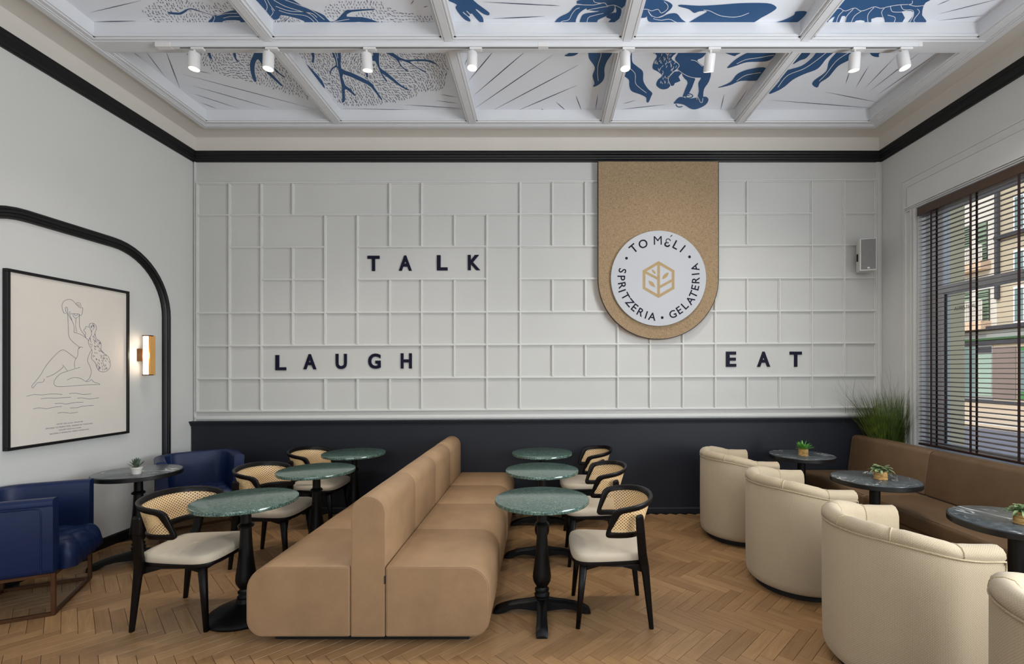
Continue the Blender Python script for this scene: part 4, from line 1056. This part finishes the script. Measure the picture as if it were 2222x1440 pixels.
def make_blue():
    t = empty('navy_armchair', (0, 0, 0)); HW, XF, XB, RD = .335, .245, -.300, .20
    path = u_path(HW, XF, XB, RD, 10); H = lambda p: .752
    def sec(h, u, p): return [(.02, .275), (.004, .285), (.0, .31), (.0, h - .05), (.002, h - .045), (-.004, h - .040), (-.004, h - .018), (.006, h - .004), (.022, h), (.055, h), (.072, h - .006), (.080, h - .022), (.084, .60), (.094, .42), (.094, .28)]
    shell(path, sec, H).build('shell', M['navy'], t, 50)
    at = lambda p, o_, z: (p[0] - p[2] * o_, p[1] - p[3] * o_, z)
    for yy in (1, -1):
        pts = [(XF - .055, yy * (HW + .001), z) for z in (.29, .45, .60, .675)] + [(XF - .062, yy * (HW + .001), .690), (XF - .078, yy * (HW + .001), .696)] + [(XF - .078 - .08 * k, yy * (HW + .001), .697) for k in (1, 2, 3)]
        MB().tube(pts, .0035, 6).build('piping', M['navy'], t, 60)
    pts = [at(p, -.001, .7075) for p in path]; MB().tube(pts, .003, 6).build('piping', M['navy'], t, 60)
    for k in (10, 20): 
        p = path[min(k, len(path) - 1)]; s = sec(.752, 0, p)[5:13]; MB().tube([at(p, o_ - .0, z) for o_, z in s], .0025, 5).build('seam', M['navy'], t, 60)
    # tufted seat
    m = MB(); N = 56; rows = []
    x0, x1, hy = -.215, .338, .243
    for i in range(N + 1):
        u = i / N; row = []
        for j in range(N + 1):
            v = j / N; x = x0 + (x1 - x0) * u; y = -hy + 2 * hy * v
            wf = 1.0 + .10 * smooth((x - .22) / .1) - .55 * max(0, (x - .27) / .07) ** 2 * .35
            yy = y * wf; pp = .128
            a, b = (x - .02 + y) / pp, (x - .02 - y) / pp
            tuft = (abs(math.sin(PI * a / 1.414)) * abs(math.sin(PI * b / 1.414))) ** .42
            ex = min(1, (x1 - x) / .10); ed = min(1, (hy - abs(y)) / .05, (x - x0) / .05); ed = math.sqrt(max(0, 1 - (1 - ed) ** 2)); fr = math.sqrt(max(0, 1 - (1 - ex) ** 2)) if ex < 1 else 1
            z = .285 + (.155 * fr) * (.55 + .45 * ed) * (.93 + .07 * tuft) + .010 * tuft * fr
            row.append((x - (.009 * (1 - tuft) if ex < 1 else 0), yy, z))
        rows.append(row)
    m.grid(rows); n = N + 1
    border = [i * n for i in range(n)] + [N * n + j for j in range(1, n)] + [i * n + N for i in range(N - 1, -1, -1)] + [j for j in range(N - 1, 0, -1)]
    b = len(m.v); m.v += [(m.v[i][0] * .97, m.v[i][1] * .97, .272) for i in border]; L = len(border)
    m.f += [(border[i], border[(i + 1) % L], b + (i + 1) % L, b + i) for i in range(L)] + [tuple(b + i for i in range(L))]
    m.build('tufted_seat', M['navy'], t, 70)
    MB().cbox(-.27, .23, -.30, .30, .262, .285, .004).build('seat_base', M['dark'], t)
    m = MB(); w_ = .011
    X0, X1, Y_ = -.235, .235, .295
    for x in (X0, X1):
        for y in (-Y_, Y_): m.cbox(x - w_, x + w_, y - w_, y + w_, 0, .274, .0015)
        m.cbox(x - w_, x + w_, -Y_ + w_, Y_ - w_, 0, 2 * w_, .0015); m.cbox(x - w_, x + w_, -Y_ + w_, Y_ - w_, .252, .274, .0015)
    for y in (-Y_, Y_): m.cbox(X0 + w_, X1 - w_, y - w_, y + w_, 0, 2 * w_, .0015); m.cbox(X0 + w_, X1 - w_, y - w_, y + w_, .252, .274, .0015)
    m.build('leg_frame', M['bronze'], t)
    return t
b0 = make_blue(); b1 = copy_tree(b0)
b0.location = (-3.47, 3.195, 0); b0.rotation_euler = (0, 0, math.radians(27)); tag(b0, 'navy leather tub armchair cut by the left picture edge, bronze frame showing', 'armchair', 'navy leather tub armchairs')
b1.location = (-3.325, 4.605, 0); b1.rotation_euler = (0, 0, math.radians(-49)); tag(b1, 'navy leather tub armchair in the back corner by the wainscot', 'armchair', 'navy leather tub armchairs')

# ------------------------------------------------------------------ brown bench under the window
bn = empty('wall_bench', (3.1, 3.4, 0), label='long brown leather bench under the window on the right', cat='bench')
YSB = [(1.55, 4.15), (4.15, 5.205)]
MB().cbox(2.83 - 3.1, 3.47 - 3.1, 1.56 - 3.4, 5.20 - 3.4, .06, .36, .01).build('bench_base', M['brown'], bn)
MB().cbox(2.87 - 3.1, 3.45 - 3.1, 1.6 - 3.4, 5.18 - 3.4, 0, .06, .004).build('plinth', M['dark'], bn)
for y0, y1 in YSB:
    m = MB(); r = prism_y(m, rrect(2.81 - 3.1, 3.335 - 3.1, .361, .48, (.02, .028, .02, .01), 4), y0 - 3.4, y1 - 3.4, .012, .003); s_ = m.build('seat_cushion', M['brown'], bn, 50)
    MB().tube([(2.812 - 3.1 + .012, y0 - 3.4 + .012, .477), (2.812 - 3.1 + .012, y1 - 3.4 - .012, .477)], .004, 6).build('piping', M['brown'], s_, 60)
    prof = rrect(-.06, .06, .0, .395, (.028, .038, .02, .02), 5); lean = .055
    prof = [(3.40 - 3.1 + x + lean * (z / .395) - .0, .47 + z) for x, z in prof]
    m = MB(); r = prism_y(m, prof, y0 - 3.4 + .004, y1 - 3.4 - .004, .022, .006); s_ = m.build('back_cushion', M['brown'], bn, 50)
    for q in (1, 5): MB().tube(r[q], .0035, 5, closed=True).build('piping', M['brown'], s_, 60)

# ------------------------------------------------------------------ plants
def leaf(m, base, az, el, L, wd, curl=.5, n=5, twist=0.0):
    d = Vector((math.cos(az), math.sin(az), 0)); side = Vector((-math.sin(az), math.cos(az), 0)); p = Vector(base); e = el; vs = []
    for i in range(n + 1):
        t_ = i / n; w_ = wd * (math.sin(PI * (t_ * .86 + .10)) ** .8) * (1 if i < n else .05)
        vs += [p + side * w_, p + Vector((0, 0, -w_ * .25)), p - side * w_]
        p = p + (d * math.cos(e) + Vector((0, 0, 1)) * math.sin(e)) * (L / n); e -= curl / n
    fs = []
    for i in range(n):
        a = i * 3; fs += [(a, a + 1, a + 4, a + 3), (a + 1, a + 2, a + 5, a + 4)]
    m.add(vs, fs)
rp = random.Random(11)
def small_plant(loc, label, kind):
    t = empty('potted_plant', loc, label=label, cat='plant')
    if kind == 'succulent':
        MB().lathe([(.026, 0), (.029, .001), (.036, .040), (.0385, .042), (.040, .055), (.037, .056), (.035, .050), (.001, .049)], 28).build('pot', M['pot'], t, 40)
        for k in range(13):
            m = MB(); leaf(m, (0, 0, .048), k * 2.4, 1.45 - .075 * k, .088 - .001 * k, .0105, .15 - .02 * k); m.build('leaf', M['succ'], t, 60, fixn=False)
    else:
        m = MB(); pr = []; n = 11
        for k in range(n * 2 + 1):
            z = .066 * k / (n * 2); pr.append((.043 + (.0016 if k % 2 else -.0008) + .001 * math.sin(k), z))
        m.lathe(pr, 40); m.v = m.v; m.build('basket', M['basket'], t, 40)
        MB().lathe([(.040, .058), (.001, .060)], 24).build('soil', M['soil'], t)
        m = MB()
        if kind == 'fern':
            for k in range(90): a = rp.uniform(0, 2 * PI); r = rp.uniform(0, .03); leaf(m, (r * math.cos(a), r * math.sin(a), .06), a + rp.uniform(-.4, .4), rp.uniform(.35, 1.4), rp.uniform(.05, .095), .006, rp.uniform(.2, .9), 4)
            m.build('leaves', M['leafb'], t, 60, fixn=False)['kind'] = 'stuff'
        else:
            for k in range(70):
                a = rp.uniform(0, 2 * PI); r = rp.uniform(0, .045); h = rp.uniform(.06, .105); leaf(m, (r * math.cos(a), r * math.sin(a), h - .25 * r), a + rp.uniform(-.7, .7), rp.uniform(-.1, .8), rp.uniform(.03, .052), .0125, rp.uniform(.5, 1.4), 5)
            for k in range(10): a = rp.uniform(0, 2 * PI); leaf(m, (.03 * math.cos(a), .03 * math.sin(a), .07), a, .4, .075, .008, 1.7, 6)
            m.build('leaves', M['leafd'], t, 60, fixn=False)['kind'] = 'stuff'
small_plant((2.554, 4.64, .738), 'bright green fern in a rope basket, on table nearest the wainscot', 'fern')
small_plant((2.583, 3.62, .738), 'sage-leaved plant in a rope basket on the middle dark marble table', 'sage')
small_plant((2.600, 2.56, .738), 'sage-leaved plant in a rope basket, cut by the right picture edge', 'sage')
small_plant((-3.245, 3.80, .738), 'small succulent in a white pot between the navy armchairs', 'succulent')
g = empty('potted_grass', (3.605, 4.985, 0), label='tall ornamental grass in the corner behind the brown bench', cat='plant')
MB().lathe([(.085, 0), (.09, .004), (.118, .42), (.122, .44), (.11, .44), (.105, .40), (.001, .40)], 32).build('planter', M['rim'], g, 40)
mg, mw = MB(), MB()
def blade(m, base, az, lean, L, wd, curl, n=7):
    p = Vector(base); d = Vector((math.cos(az), math.sin(az), 0)); side = Vector((-math.sin(az + .5), math.cos(az + .5), 0)); e = lean; vs = []
    for i in range(n + 1):
        t_ = i / n; w_ = wd * (1 - t_ ** 1.5) + .0004
        q = p.copy(); q.x = min(q.x, .150); q.x = max(q.x, -.42 if q.z > .88 else -.10); q.y = min(q.y, .225 if q.z < 1.05 else .27)
        vs += [q + side * w_, q - side * w_]
        p = p + (d * math.sin(e) + Vector((0, 0, 1)) * math.cos(e)) * (L / n); e += curl / n * (1 + t_ * 1.2)
    m.add(vs, [(2 * i, 2 * i + 1, 2 * i + 3, 2 * i + 2) for i in range(n)])
for k in range(760):
    a = rp.uniform(0, 2 * PI); r = rp.uniform(0, .085) ; blade(mg, (r * math.cos(a), r * math.sin(a), .40), a + rp.uniform(-.6, .6), rp.uniform(0, .15), rp.uniform(.66, 1.0), rp.uniform(.0026, .0046), rp.uniform(.05, .6))
for k in range(120):
    a = rp.uniform(0, 2 * PI); r = rp.uniform(0, .08); blade(mw, (r * math.cos(a), r * math.sin(a), .45), a + rp.uniform(-.5, .5), rp.uniform(.02, .25), rp.uniform(.92, 1.22), .0015, rp.uniform(.2, 1.1), 10)
mg.build('grass_blades', M['grass'], g, 60, fixn=False)['kind'] = 'stuff'; mw.build('grass_wisps', M['wisp'], g, 60, fixn=False)['kind'] = 'stuff'

# ------------------------------------------------------------------ blind
bl = empty('venetian_blind', (3.72, 3.5, .84), label='dark wooden venetian blind over the street window', cat='blind')
B0 = Vector(bl.location); By0, By1 = 2.42, 4.66
def blp(name, mb_, mat, smooth=None):
    o = mb_.build(name, mat, bl, smooth); o.location = -B0; return o
blp('headrail', MB().cbox(3.695, 3.755, By0, By1 + .02, 3.085, 3.168, .004), M['valance'])
blp('bottom_rail', MB().cbox(3.692, 3.748, By0, By1, .842, .862, .004), M['blindwood'])
Z0, Z1 = .885, 3.065; NS = 54; tl = math.radians(6.5); c_, s_ = math.cos(tl), math.sin(tl)
m = MB(); hw = .025
pr = [(-hw, -.0008), (0, .0022), (hw, -.0008), (hw, -.0026), (0, .0002), (-hw, -.0026)]
rows = [[(x * c_, y, z + x * s_) for x, z in pr] for y in (By0 - 3.54, By1 - 3.54)]
m.grid(rows, closed_u=True); m.f += [tuple(range(6)), tuple(range(11, 5, -1))]
sm = m.mesh('slat'); sm.materials.append(M['blindwood'])
for k in range(NS):
    o = link_mesh('slat', sm, None, bl); o.location = Vector((3.72 + random.uniform(-.0008, .0008), 3.54, Z0 + (Z1 - Z0) * k / (NS - 1))) - B0; o.rotation_euler = (0, random.uniform(-.012, .012), 0)
for y in (4.505, 4.09, 3.675, 3.26, 2.845, 2.5):
    for x, zz in ((3.6935, 0), (3.7465, 0)):
        blp('ladder_tape', MB().box(x - .0006, x + .0006, y - .011, y + .011, .85, 3.09), M['tape'])
blp('lift_cord', MB().tube([(3.69, 2.52, 3.08), (3.688, 2.52, 1.5)], .002, 6), M['tape'])

# ------------------------------------------------------------------ poster and wall light on the left wall
pf = empty('framed_poster', (XL, 3.91, 1.64), label='black framed line drawing poster of a kneeling woman under the arch', cat='picture')
P0 = Vector(pf.location)
ya, yb_, za, zb_ = 3.405, 4.415, .985, 2.30
def pp_(name, mb_, mat):
    o = mb_.build(name, mat, pf, fixn=False if name != 'frame' else True); o.location = -P0; return o
m = MB(); fw = .022
for a, b, c, d in ((ya, yb_, za, za + fw), (ya, yb_, zb_ - fw, zb_), (ya, ya + fw, za + fw, zb_ - fw), (yb_ - fw, yb_, za + fw, zb_ - fw)): m.cbox(XL, XL + .038, a, b, c, d, .002)
pp_('frame', m, M['black'])
pp_('print', MB().box(XL + .002, XL + .024, ya + fw, yb_ - fw, za + fw, zb_ - fw), M['poster'])
XP = XL + .0246
def pm(u, v, x=XP):
    px, py = u / 3.273, 560 + v / 3.273; d = -x * F / (CX - px); return (x, d, z_at(py, d))
LINES = [[(445,365),(440,340),(450,310),(480,293),(510,297),(540,325),(565,350),(588,355),(578,405),(555,395),(520,393),(500,395)], [(445,365),(452,385),(470,392)], [(540,325),(550,315),(568,320),(577,345)], [(548,335),(556,328),(567,345)], [(520,395),(520,412),(540,425),(560,412),(562,395)], [(530,395),(532,405),(545,408),(550,393)],
 [(465,350),(478,352),(485,400),(510,440),(525,480),(525,525)], [(465,350),(467,375),(480,400),(485,480),(490,555),(520,595),(570,635)], [(525,525),(570,540),(605,562),(630,585)], [(497,375),(497,405),(512,440)], [(540,425),(537,480),(545,525)], [(565,405),(567,490),(600,545),(610,560)],
 [(632,490),(610,485),(607,500),(595,508),(600,520),(610,530),(605,545),(607,562)],
 [(632,480),(640,465),(660,462),(680,475),(686,500),(675,530),(685,570),(710,590),(720,620),(718,650),(745,680),(770,700),(783,745),(775,785),(745,806),(705,800),(685,770),(675,740),(650,710),(655,660),(640,630),(628,600),(635,570),(650,540),(645,510),(632,480)],
 [(650,650),(630,690),(622,730),(640,770),(648,810),(635,850),(610,875)], [(570,632),(555,650),(552,690),(535,720),(528,750),(533,780)], [(555,640),(575,630),(590,635)],
 [(225,915),(230,900),(280,840),(330,760),(400,680),(440,652),(470,660),(540,712)], [(225,915),(235,920),(265,885),(300,880),(312,870),(312,855)], [(328,845),(380,825),(430,790),(450,770)], [(443,755),(460,775),(480,802)], [(570,775),(530,785),(480,802),(430,820),(395,855),(383,880),(390,902),(430,912),(600,900),(700,897),(703,890),(670,880),(650,862),(635,872),(610,875),(570,852),(520,848),(475,865)],
 [(188,980),(240,968),(300,970),(370,963),(442,967)], [(490,960),(540,958),(590,967),(648,962)], [(290,998),(340,992),(400,993),(505,987)], [(550,993),(590,992),(640,999),(703,990)], [(388,1033),(430,1030),(470,1035),(530,1025),(592,1022)], [(235,1070),(280,1062),(330,1068),(380,1058),(438,1053)], [(498,1063),(550,1060),(590,1050),(665,1045)], [(410,1100),(450,1095),(500,1100),(555,1092)]]
m = MB(); mh = MB()
for L_ in LINES:
    cc = catmull(L_, False, 6); ribbon(m, cc, 2.3, pm); ribbon(mh, cc, 8.0, lambda u, v: pm(u, v, XP - .0003))
hair = catmull(LINES[13], False, 3); rr_ = random.Random(5)
for k in range(300):
    x, y = rr_.uniform(628, 785), rr_.uniform(462, 806)
    a = 1.57 + .5 * math.sin(y / 60) - .3; q = [(x - math.cos(a) * 7, y - math.sin(a) * 7), (x + math.cos(a) * 7, y + math.sin(a) * 7)]
    if all(inside(p, hair) for p in q) and rr_.random() < .75: ribbon(m, q, 2.4, pm)
dr = pp_('drawing', m, M['line']); dr['kind'] = 'stuff'
for k, (s, w_) in enumerate((('WE SIP, WE LAUGH, WE SAVOR.', .22), ('SPRITZED TO PERFECTION, INSPIRED BY TRADITION', .385), ('GOLDEN HOUR IN A GLASS.', .185), ('NATURALLY SPARKLING, DEEPLY REFRESHING.', .325))):
    o = text_mesh('caption_line', s, .02, M['line'], None); bw = o.dimensions.x
    o.data.transform(Matrix(((0, 0, 1, 0), (1, 0, 0, 0), (0, 1, 0, 0), (0, 0, 0, 1))) @ Matrix.Diagonal((w_ / bw, .72, 1, 1)))
    zc = z_at(560 + (1170, 1192, 1212, 1232)[k] / 3.273, 3.86); o.parent = pf; o.location = Vector((XP, 3.872, zc)) - P0

sc_ = empty('wall_light', (XL, 4.56, 1.71), label='slim vertical brass wall light glowing beside the framed poster', cat='lamp')
S0 = Vector(sc_.location)
def sp_(name, mb_, mat):
    o = mb_.build(name, mat, sc_); o.location = -S0; return o
sp_('bracket', MB().cbox(XL, -3.815, 4.535, 4.60, 1.655, 1.775, .003), M['bronze'])
sp_('diffuser', MB().rbox(-3.812, -3.762, 4.532, 4.565, 1.528, 1.895, .005, 2), M['glow2'])
sp_('backplate', MB().cbox(-3.815, -3.760, 4.566, 4.572, 1.522, 1.902, .001), M['brass'])
sp_('front_bar', MB().cbox(-3.758, -3.744, 4.532, 4.60, 1.522, 1.902, .002), M['cleargold'])
m = MB(); m.cbox(-3.815, -3.742, 4.528, 4.575, 1.895, 1.904, .001); m.cbox(-3.815, -3.742, 4.528, 4.575, 1.520, 1.529, .001); sp_('end_cap', m, M['bronze'])
l = add_light('POINT', 'wall_light_bulb', (0, 0, 0), .7, (1, .78, .55)); l.data.shadow_soft_size = .03; l.parent = sc_; l.location = Vector((-3.79, 4.50, 1.71)) - S0

# ------------------------------------------------------------------ letters on the back wall
YL = YB - .001
for word, lets, py in (('TALK', (('T', 811), ('A', 880), ('L', 960), ('K', 1029)), 571.5), ('LAUGH', (('L', 610), ('A', 673), ('U', 741), ('G', 813), ('H', 882)), 785), ('EAT', (('E', 1586), ('A', 1656.5), ('T', 1726)), 779)):
    for k, (ch, px) in enumerate(lets):
        y_ = py + (1.5 if word == 'LAUGH' and k == 0 else 0) - (.6 * k if word != 'EAT' else 0)
        o = text_mesh('wall_letter', ch, .2, M['letter'], None, extrude=.006, offset=.0062)
        me = o.data; xs_ = [v.co.x for v in me.vertices]; ys_ = [v.co.y for v in me.vertices]
        h = 33.0 * YB / F; ww = {'T': 26, 'A': 28, 'L': 23, 'K': 27, 'U': 24, 'G': 27, 'H': 24, 'E': 22}[ch] * YB / F
        me.transform(Matrix.Rotation(PI / 2, 4, 'X') @ Matrix.Diagonal((ww / (max(xs_) - min(xs_)), h / (max(ys_) - min(ys_)), 1, 1)) @ Matrix.Translation((-(max(xs_) + min(xs_)) / 2, -(max(ys_) + min(ys_)) / 2, 0)))
        o.location = (x_at(px, YL), YL - .006, z_at(y_, YL))
        nth = {'L0': 'first', 'A1': 'second', 'K3': 'last'}
        others = {'TALK': 'TALK', 'LAUGH': 'LAUGH', 'EAT': 'EAT'}[word]
        tag(o, 'navy capital letter %s in the word %s on the white panelled wall' % (ch, others), 'letter', 'letters spelling %s' % word)

# ------------------------------------------------------------------ burlap banner sign with round logo board
YSG = 5.195
sg = empty('hanging_sign', (x_at(1428.5, YSG), YSG, 2.57), label='burlap arch-ended banner carrying a round white logo board', cat='sign'); G0 = Vector(sg.location)
def sgp(name, mb_, mat, parent=sg, smooth=None):
    o = mb_.build(name, mat, parent, smooth)
    if parent is sg: o.location = -G0
    return o
def sgn(px, py, y=YSG): return (x_at(px, y), y, z_at(py, y))
cx_, cy_, rr2 = 1428.5, 605.0, 131.5
def outline(r, top): return [(cx_ - r, top)] + [(cx_ - r * math.cos(PI * k / 40), cy_ + r * math.sin(PI * k / 40)) for k in range(41)] + [(cx_ + r, top)]
def slab(ol, y0, y1):
    a = [sgn(px, py, YSG) for px, py in ol]; n = len(a); m = MB(); m.v = [(p[0], y0, p[2]) for p in a] + [(p[0], y1, p[2]) for p in a]
    m.f = [tuple(range(n)), tuple(reversed(range(n, 2 * n)))] + [(i, (i + 1) % n, n + (i + 1) % n, n + i) for i in range(n)]; return m
sgp('cloth_panel', slab(outline(rr2 - 1.6, 350.5), YSG, YSG + .024), M['burlap'])
sgp('edge_trim', slab(outline(rr2, 350), YSG + .003, YSG + .022), M['black'])
sgp('backing', slab(outline(rr2 - 12, 352), YSG + .024, YB - .001), M['dark'])
ol = outline(rr2 - 9, 352); m = MB(); m.tube([(x_at(px, YSG), YSG + .045, z_at(py, YSG)) for px, py in ol[1:-1]], .004, 6); ledm = emis('led_strip_glow', (255, 176, 96), 2.2)
sgp('light_strip', m, ledm)
YD = 5.166; SD = YD / F
DC = (1429.0, 603.5)
disc = MB(); R_ = 103.5 * SD; n = 72
c3 = (x_at(DC[0], YD), z_at(DC[1], YD))
disc.v = [(c3[0] + q * math.cos(2 * PI * k / n), y, c3[1] + q * math.sin(2 * PI * k / n)) for q, y in ((R_, YSG - .001), (R_, YD + .002), (R_ - .002, YD)) for k in range(n)]
disc.f = [(j * n + k, j * n + (k + 1) % n, (j + 1) * n + (k + 1) % n, (j + 1) * n + k) for j in (0, 1) for k in range(n)] + [tuple(range(2 * n, 3 * n)), tuple(reversed(range(n)))]
rb = sgp('logo_board', disc, M['disc'], smooth=40)
def ring_letter(ch, ang, r, h, flip, parent=rb, wk=1.0):
    o = text_mesh('logo_letter', ch, .1, M['letter'], None, extrude=.0008, offset=0 if ch == 'M' else .0013); me = o.data
    xs_ = [v.co.x for v in me.vertices]; ys_ = [v.co.y for v in me.vertices]; k = h / (max(ys_) - min(ys_))
    a = math.radians(ang); rot = a - PI / 2 if not flip else a + PI / 2
    me.transform(Matrix.Translation((c3[0] + r * math.cos(a), YD - .001, c3[1] + r * math.sin(a))) @ Matrix.Rotation(PI / 2, 4, 'X') @ Matrix.Rotation(rot, 4, 'Z') @ Matrix.Diagonal((k * wk, k, 1, 1)) @ Matrix.Translation((-(max(xs_) + min(xs_)) / 2, -(max(ys_) + min(ys_)) / 2, 0)))
    o.parent = parent; return o
u = SD / 5.143
for ch, ang, r in (('T', 129.9, 434), ('O', 114.3, 421), ('M', 91.2, 422), ('L', 62.0, 420), ('I', 50.8, 426)): ring_letter(ch, ang, r * u, 95 * u, False)
ring_letter('\u03b5', 75.6, 408 * u, 96 * u, False, wk=.86)
a_ = math.radians(72.5); r_ = 486 * u
m = MB()
def d2(px, py): return (c3[0] + (px - 716) * u, YD - .0012, c3[1] - (py - 684) * u)
m.add([d2(843, 222), d2(862, 200), d2(872, 206), d2(850, 224)], [(0, 1, 2, 3)]); sgp('accent_mark', m, M['letter'], rb)
for ch, ang, r in (('S', 168.3, 412), ('P', 179.7, 416), ('R', 191.3, 414), ('I', 199.0, 430), ('T', 208.5, 420), ('Z', 220.2, 420), ('E', 230.8, 422), ('R', 242.2, 428), ('I', 251.4, 431), ('A', 260.5, 432)): ring_letter(ch, ang, r * u, 86 * u, True)
for ch, ang, r in (('G', 291.6, 431), ('E', 303.1, 425), ('L', 314.0, 422), ('A', 325.2, 430), ('T', 335.4, 428), ('E', 345.8, 421), ('R', 357.0, 415), ('I', 6.4, 416), ('A', 16.4, 424)): ring_letter(ch, ang, r * u, 86 * u, True)
for ang, r in ((148, 422), (34.7, 420), (275.3, 441)):
    a_ = math.radians(ang); m = MB(); q = 15.5 * u; cxx, czz = c3[0] + r * u * math.cos(a_), c3[1] + r * u * math.sin(a_)
    m.v = [(cxx + q * math.cos(2 * PI * k / 20), YD - .0012, czz + q * math.sin(2 * PI * k / 20)) for k in range(20)]; m.f = [tuple(range(20))]; sgp('logo_dot', m, M['letter'], rb)
m = MB(); H6 = [(716, 511), (877, 606), (877, 792), (716, 885), (555, 792), (555, 606)]
def t2(u_, v_): p = d2(u_, v_); return p
ro = [((x - 716) * 1.10 + 716, (y - 698) * 1.10 + 698) for x, y in H6]; ri = [((x - 716) * .912 + 716, (y - 698) * .912 + 698) for x, y in H6]
m.grid([[t2(*q) for q in ro], [t2(*q) for q in ri]], closed_u=True)
def t3(u_, v_): p = d2(u_, v_); return (p[0], p[1] - .0002, p[2])
ribbon(m, [(716, 505), (716, 890)], 30, t3)
def t4(u_, v_): p = d2(u_, v_); return (p[0], p[1] - .0004, p[2])
ribbon(m, [(560, 612), (716, 692)], 27, t4); ribbon(m, [(716, 788), (872, 704)], 27, t4)
for a, b, wd in (((638, 585), (685, 638), 13), ((602, 710), (678, 782), 20), ((755, 695), (830, 618), 20)):
    dx, dy = b[0] - a[0], b[1] - a[1]; L_ = math.hypot(dx, dy); pts = [(a[0] + dx * k / 10 - dy / L_ * s * wd * math.sin(PI * k / 10), a[1] + dy * k / 10 + dx / L_ * s * wd * math.sin(PI * k / 10)) for s, rng in ((1, range(11)), (-1, range(9, 0, -1))) for k in rng]
    fill(m, pts, t3)
lo_ = sgp('logo_emblem', m, M['gold'], rb)

# ------------------------------------------------------------------ speaker
spk = empty('wall_speaker', (x_at(1880.5, 5.10), 5.10, z_at(554, 5.10)), math.radians(-18), label='small grey loudspeaker high on the back wall near the window', cat='speaker')
w2, h2 = .078, .172
MB().rbox(-w2, w2, -.055, .075, -h2, h2, .008, 3).build('cabinet', M['spk'], spk)
MB().cbox(-w2 + .010, w2 - .010, -.0575, -.053, -h2 + .012, h2 - .010, .001).build('grille', M['grille'], spk)
MB().cbox(-.010, .012, -.0595, -.056, -h2 + .020, -h2 + .036, .001).build('badge', M['white'], spk)
for x in (-.05, .05):
    for z in (-h2 + .018, h2 - .016): MB().lathe([(.003, 0), (.003, .002), (.001, .003)], 8).build('screw', M['white'], spk).location = (x, -.058, z)
m = MB(); m.cbox(-.03, .03, .07, .16, -.03, .03, .004); m.cbox(-w2 - .012, -w2, .0, .02, -.06, .02, .002); m.build('bracket', M['blackmetal'], spk)

# ------------------------------------------------------------------ track lighting
YT = 3.672
tr = empty('light_track', (0, YT, 4.094), label='white lighting track running across the ceiling beam', cat='track')
m = MB()
for a, b in ((-2.915, .008), (.012, 2.91)):
    m.cbox(a, b, -.019, .0185, -.034, 0, .002)
m.build('rail', M['ceil'], tr)
MB().box(-2.80, 2.86, -.004, .004, -.0350, -.0335).build('slot', M['slot'], tr)
MB().box(-2.80, 2.86, .0182, .0194, -.026, -.020).build('slot', M['slot'], tr)
m = MB(); m.cbox(-2.98, -2.86, -.022, .022, -.036, 0, .003); m.build('feed_box', M['lampwhite'], tr)
MB().cbox(-.03, .05, -.021, .0205, -.0355, -.001, .002).build('joiner', M['lampwhite'], tr)
MB().cbox(2.90, 2.93, -.021, .0205, -.0355, 0, .002).build('end_cap', M['lampwhite'], tr)
tgt = [(-.02, .0), (-.02, -.02), (.02, .17), (.0, -.10), (.02, -.04), (.03, .52), (.04, .16), (.12, -.10)]
words8 = ['first track spotlight from the left', 'second track spotlight from the left', 'third track spotlight from the left', 'fourth track spotlight from the left, left of the banner', 'fourth track spotlight from the right, above the banner', 'unlit-looking track spotlight tilted to the back wall, third from the right', 'second track spotlight from the right', 'rightmost track spotlight, nearest the window wall']
for k, (px, tg) in enumerate(zip((422, 583, 795, 1025, 1356, 1542, 1855, 1957), tgt)):
    x = x_at(px, YT)
    t = empty('track_spotlight', (x, YT, 4.055), label='white cylinder, ' + words8[k], cat='spotlight', group='spotlights on the ceiling track')
    MB().cbox(-.02, .075, -.017, .017, -.014, .003, .002).build('adapter', M['lampwhite'], t)
    m = MB(); m.lathe([(.009, -.044), (.009, -.012)], 12); m.build('stem', M['lampwhite'], t, 40)
    d_ = Vector((tg[0], tg[1], -1)).normalized()
    rq = d_.to_track_quat('-Z', 'Y')
    hd = MB().lathe([(.034, -.125), (.0385, -.127), (.040, -.123), (.040, -.012), (.037, -.006), (.001, -.004)], 32); 
    h_ = hd.build('lamp_head', M['lampwhite'], t, 40); h_.location = (0, 0, -.034); h_.rotation_mode = 'QUATERNION'; h_.rotation_quaternion = rq
    MB().lathe([(.036, -.1262), (.001, -.1264)], 32).build('lens', M['glow'], h_)
    sl = bpy.data.lights.new('spot', 'SPOT'); sl.energy = 66; sl.color = (1, .93, .84); sl.spot_size = math.radians(115); sl.spot_blend = 1.0; sl.shadow_soft_size = .034
    so = bpy.data.objects.new('spot', sl); COL.objects.link(so); so.location = Vector((x, YT, 4.021)) + d_ * .135; so.rotation_euler = d_.to_track_quat('-Z', 'Y').to_euler()
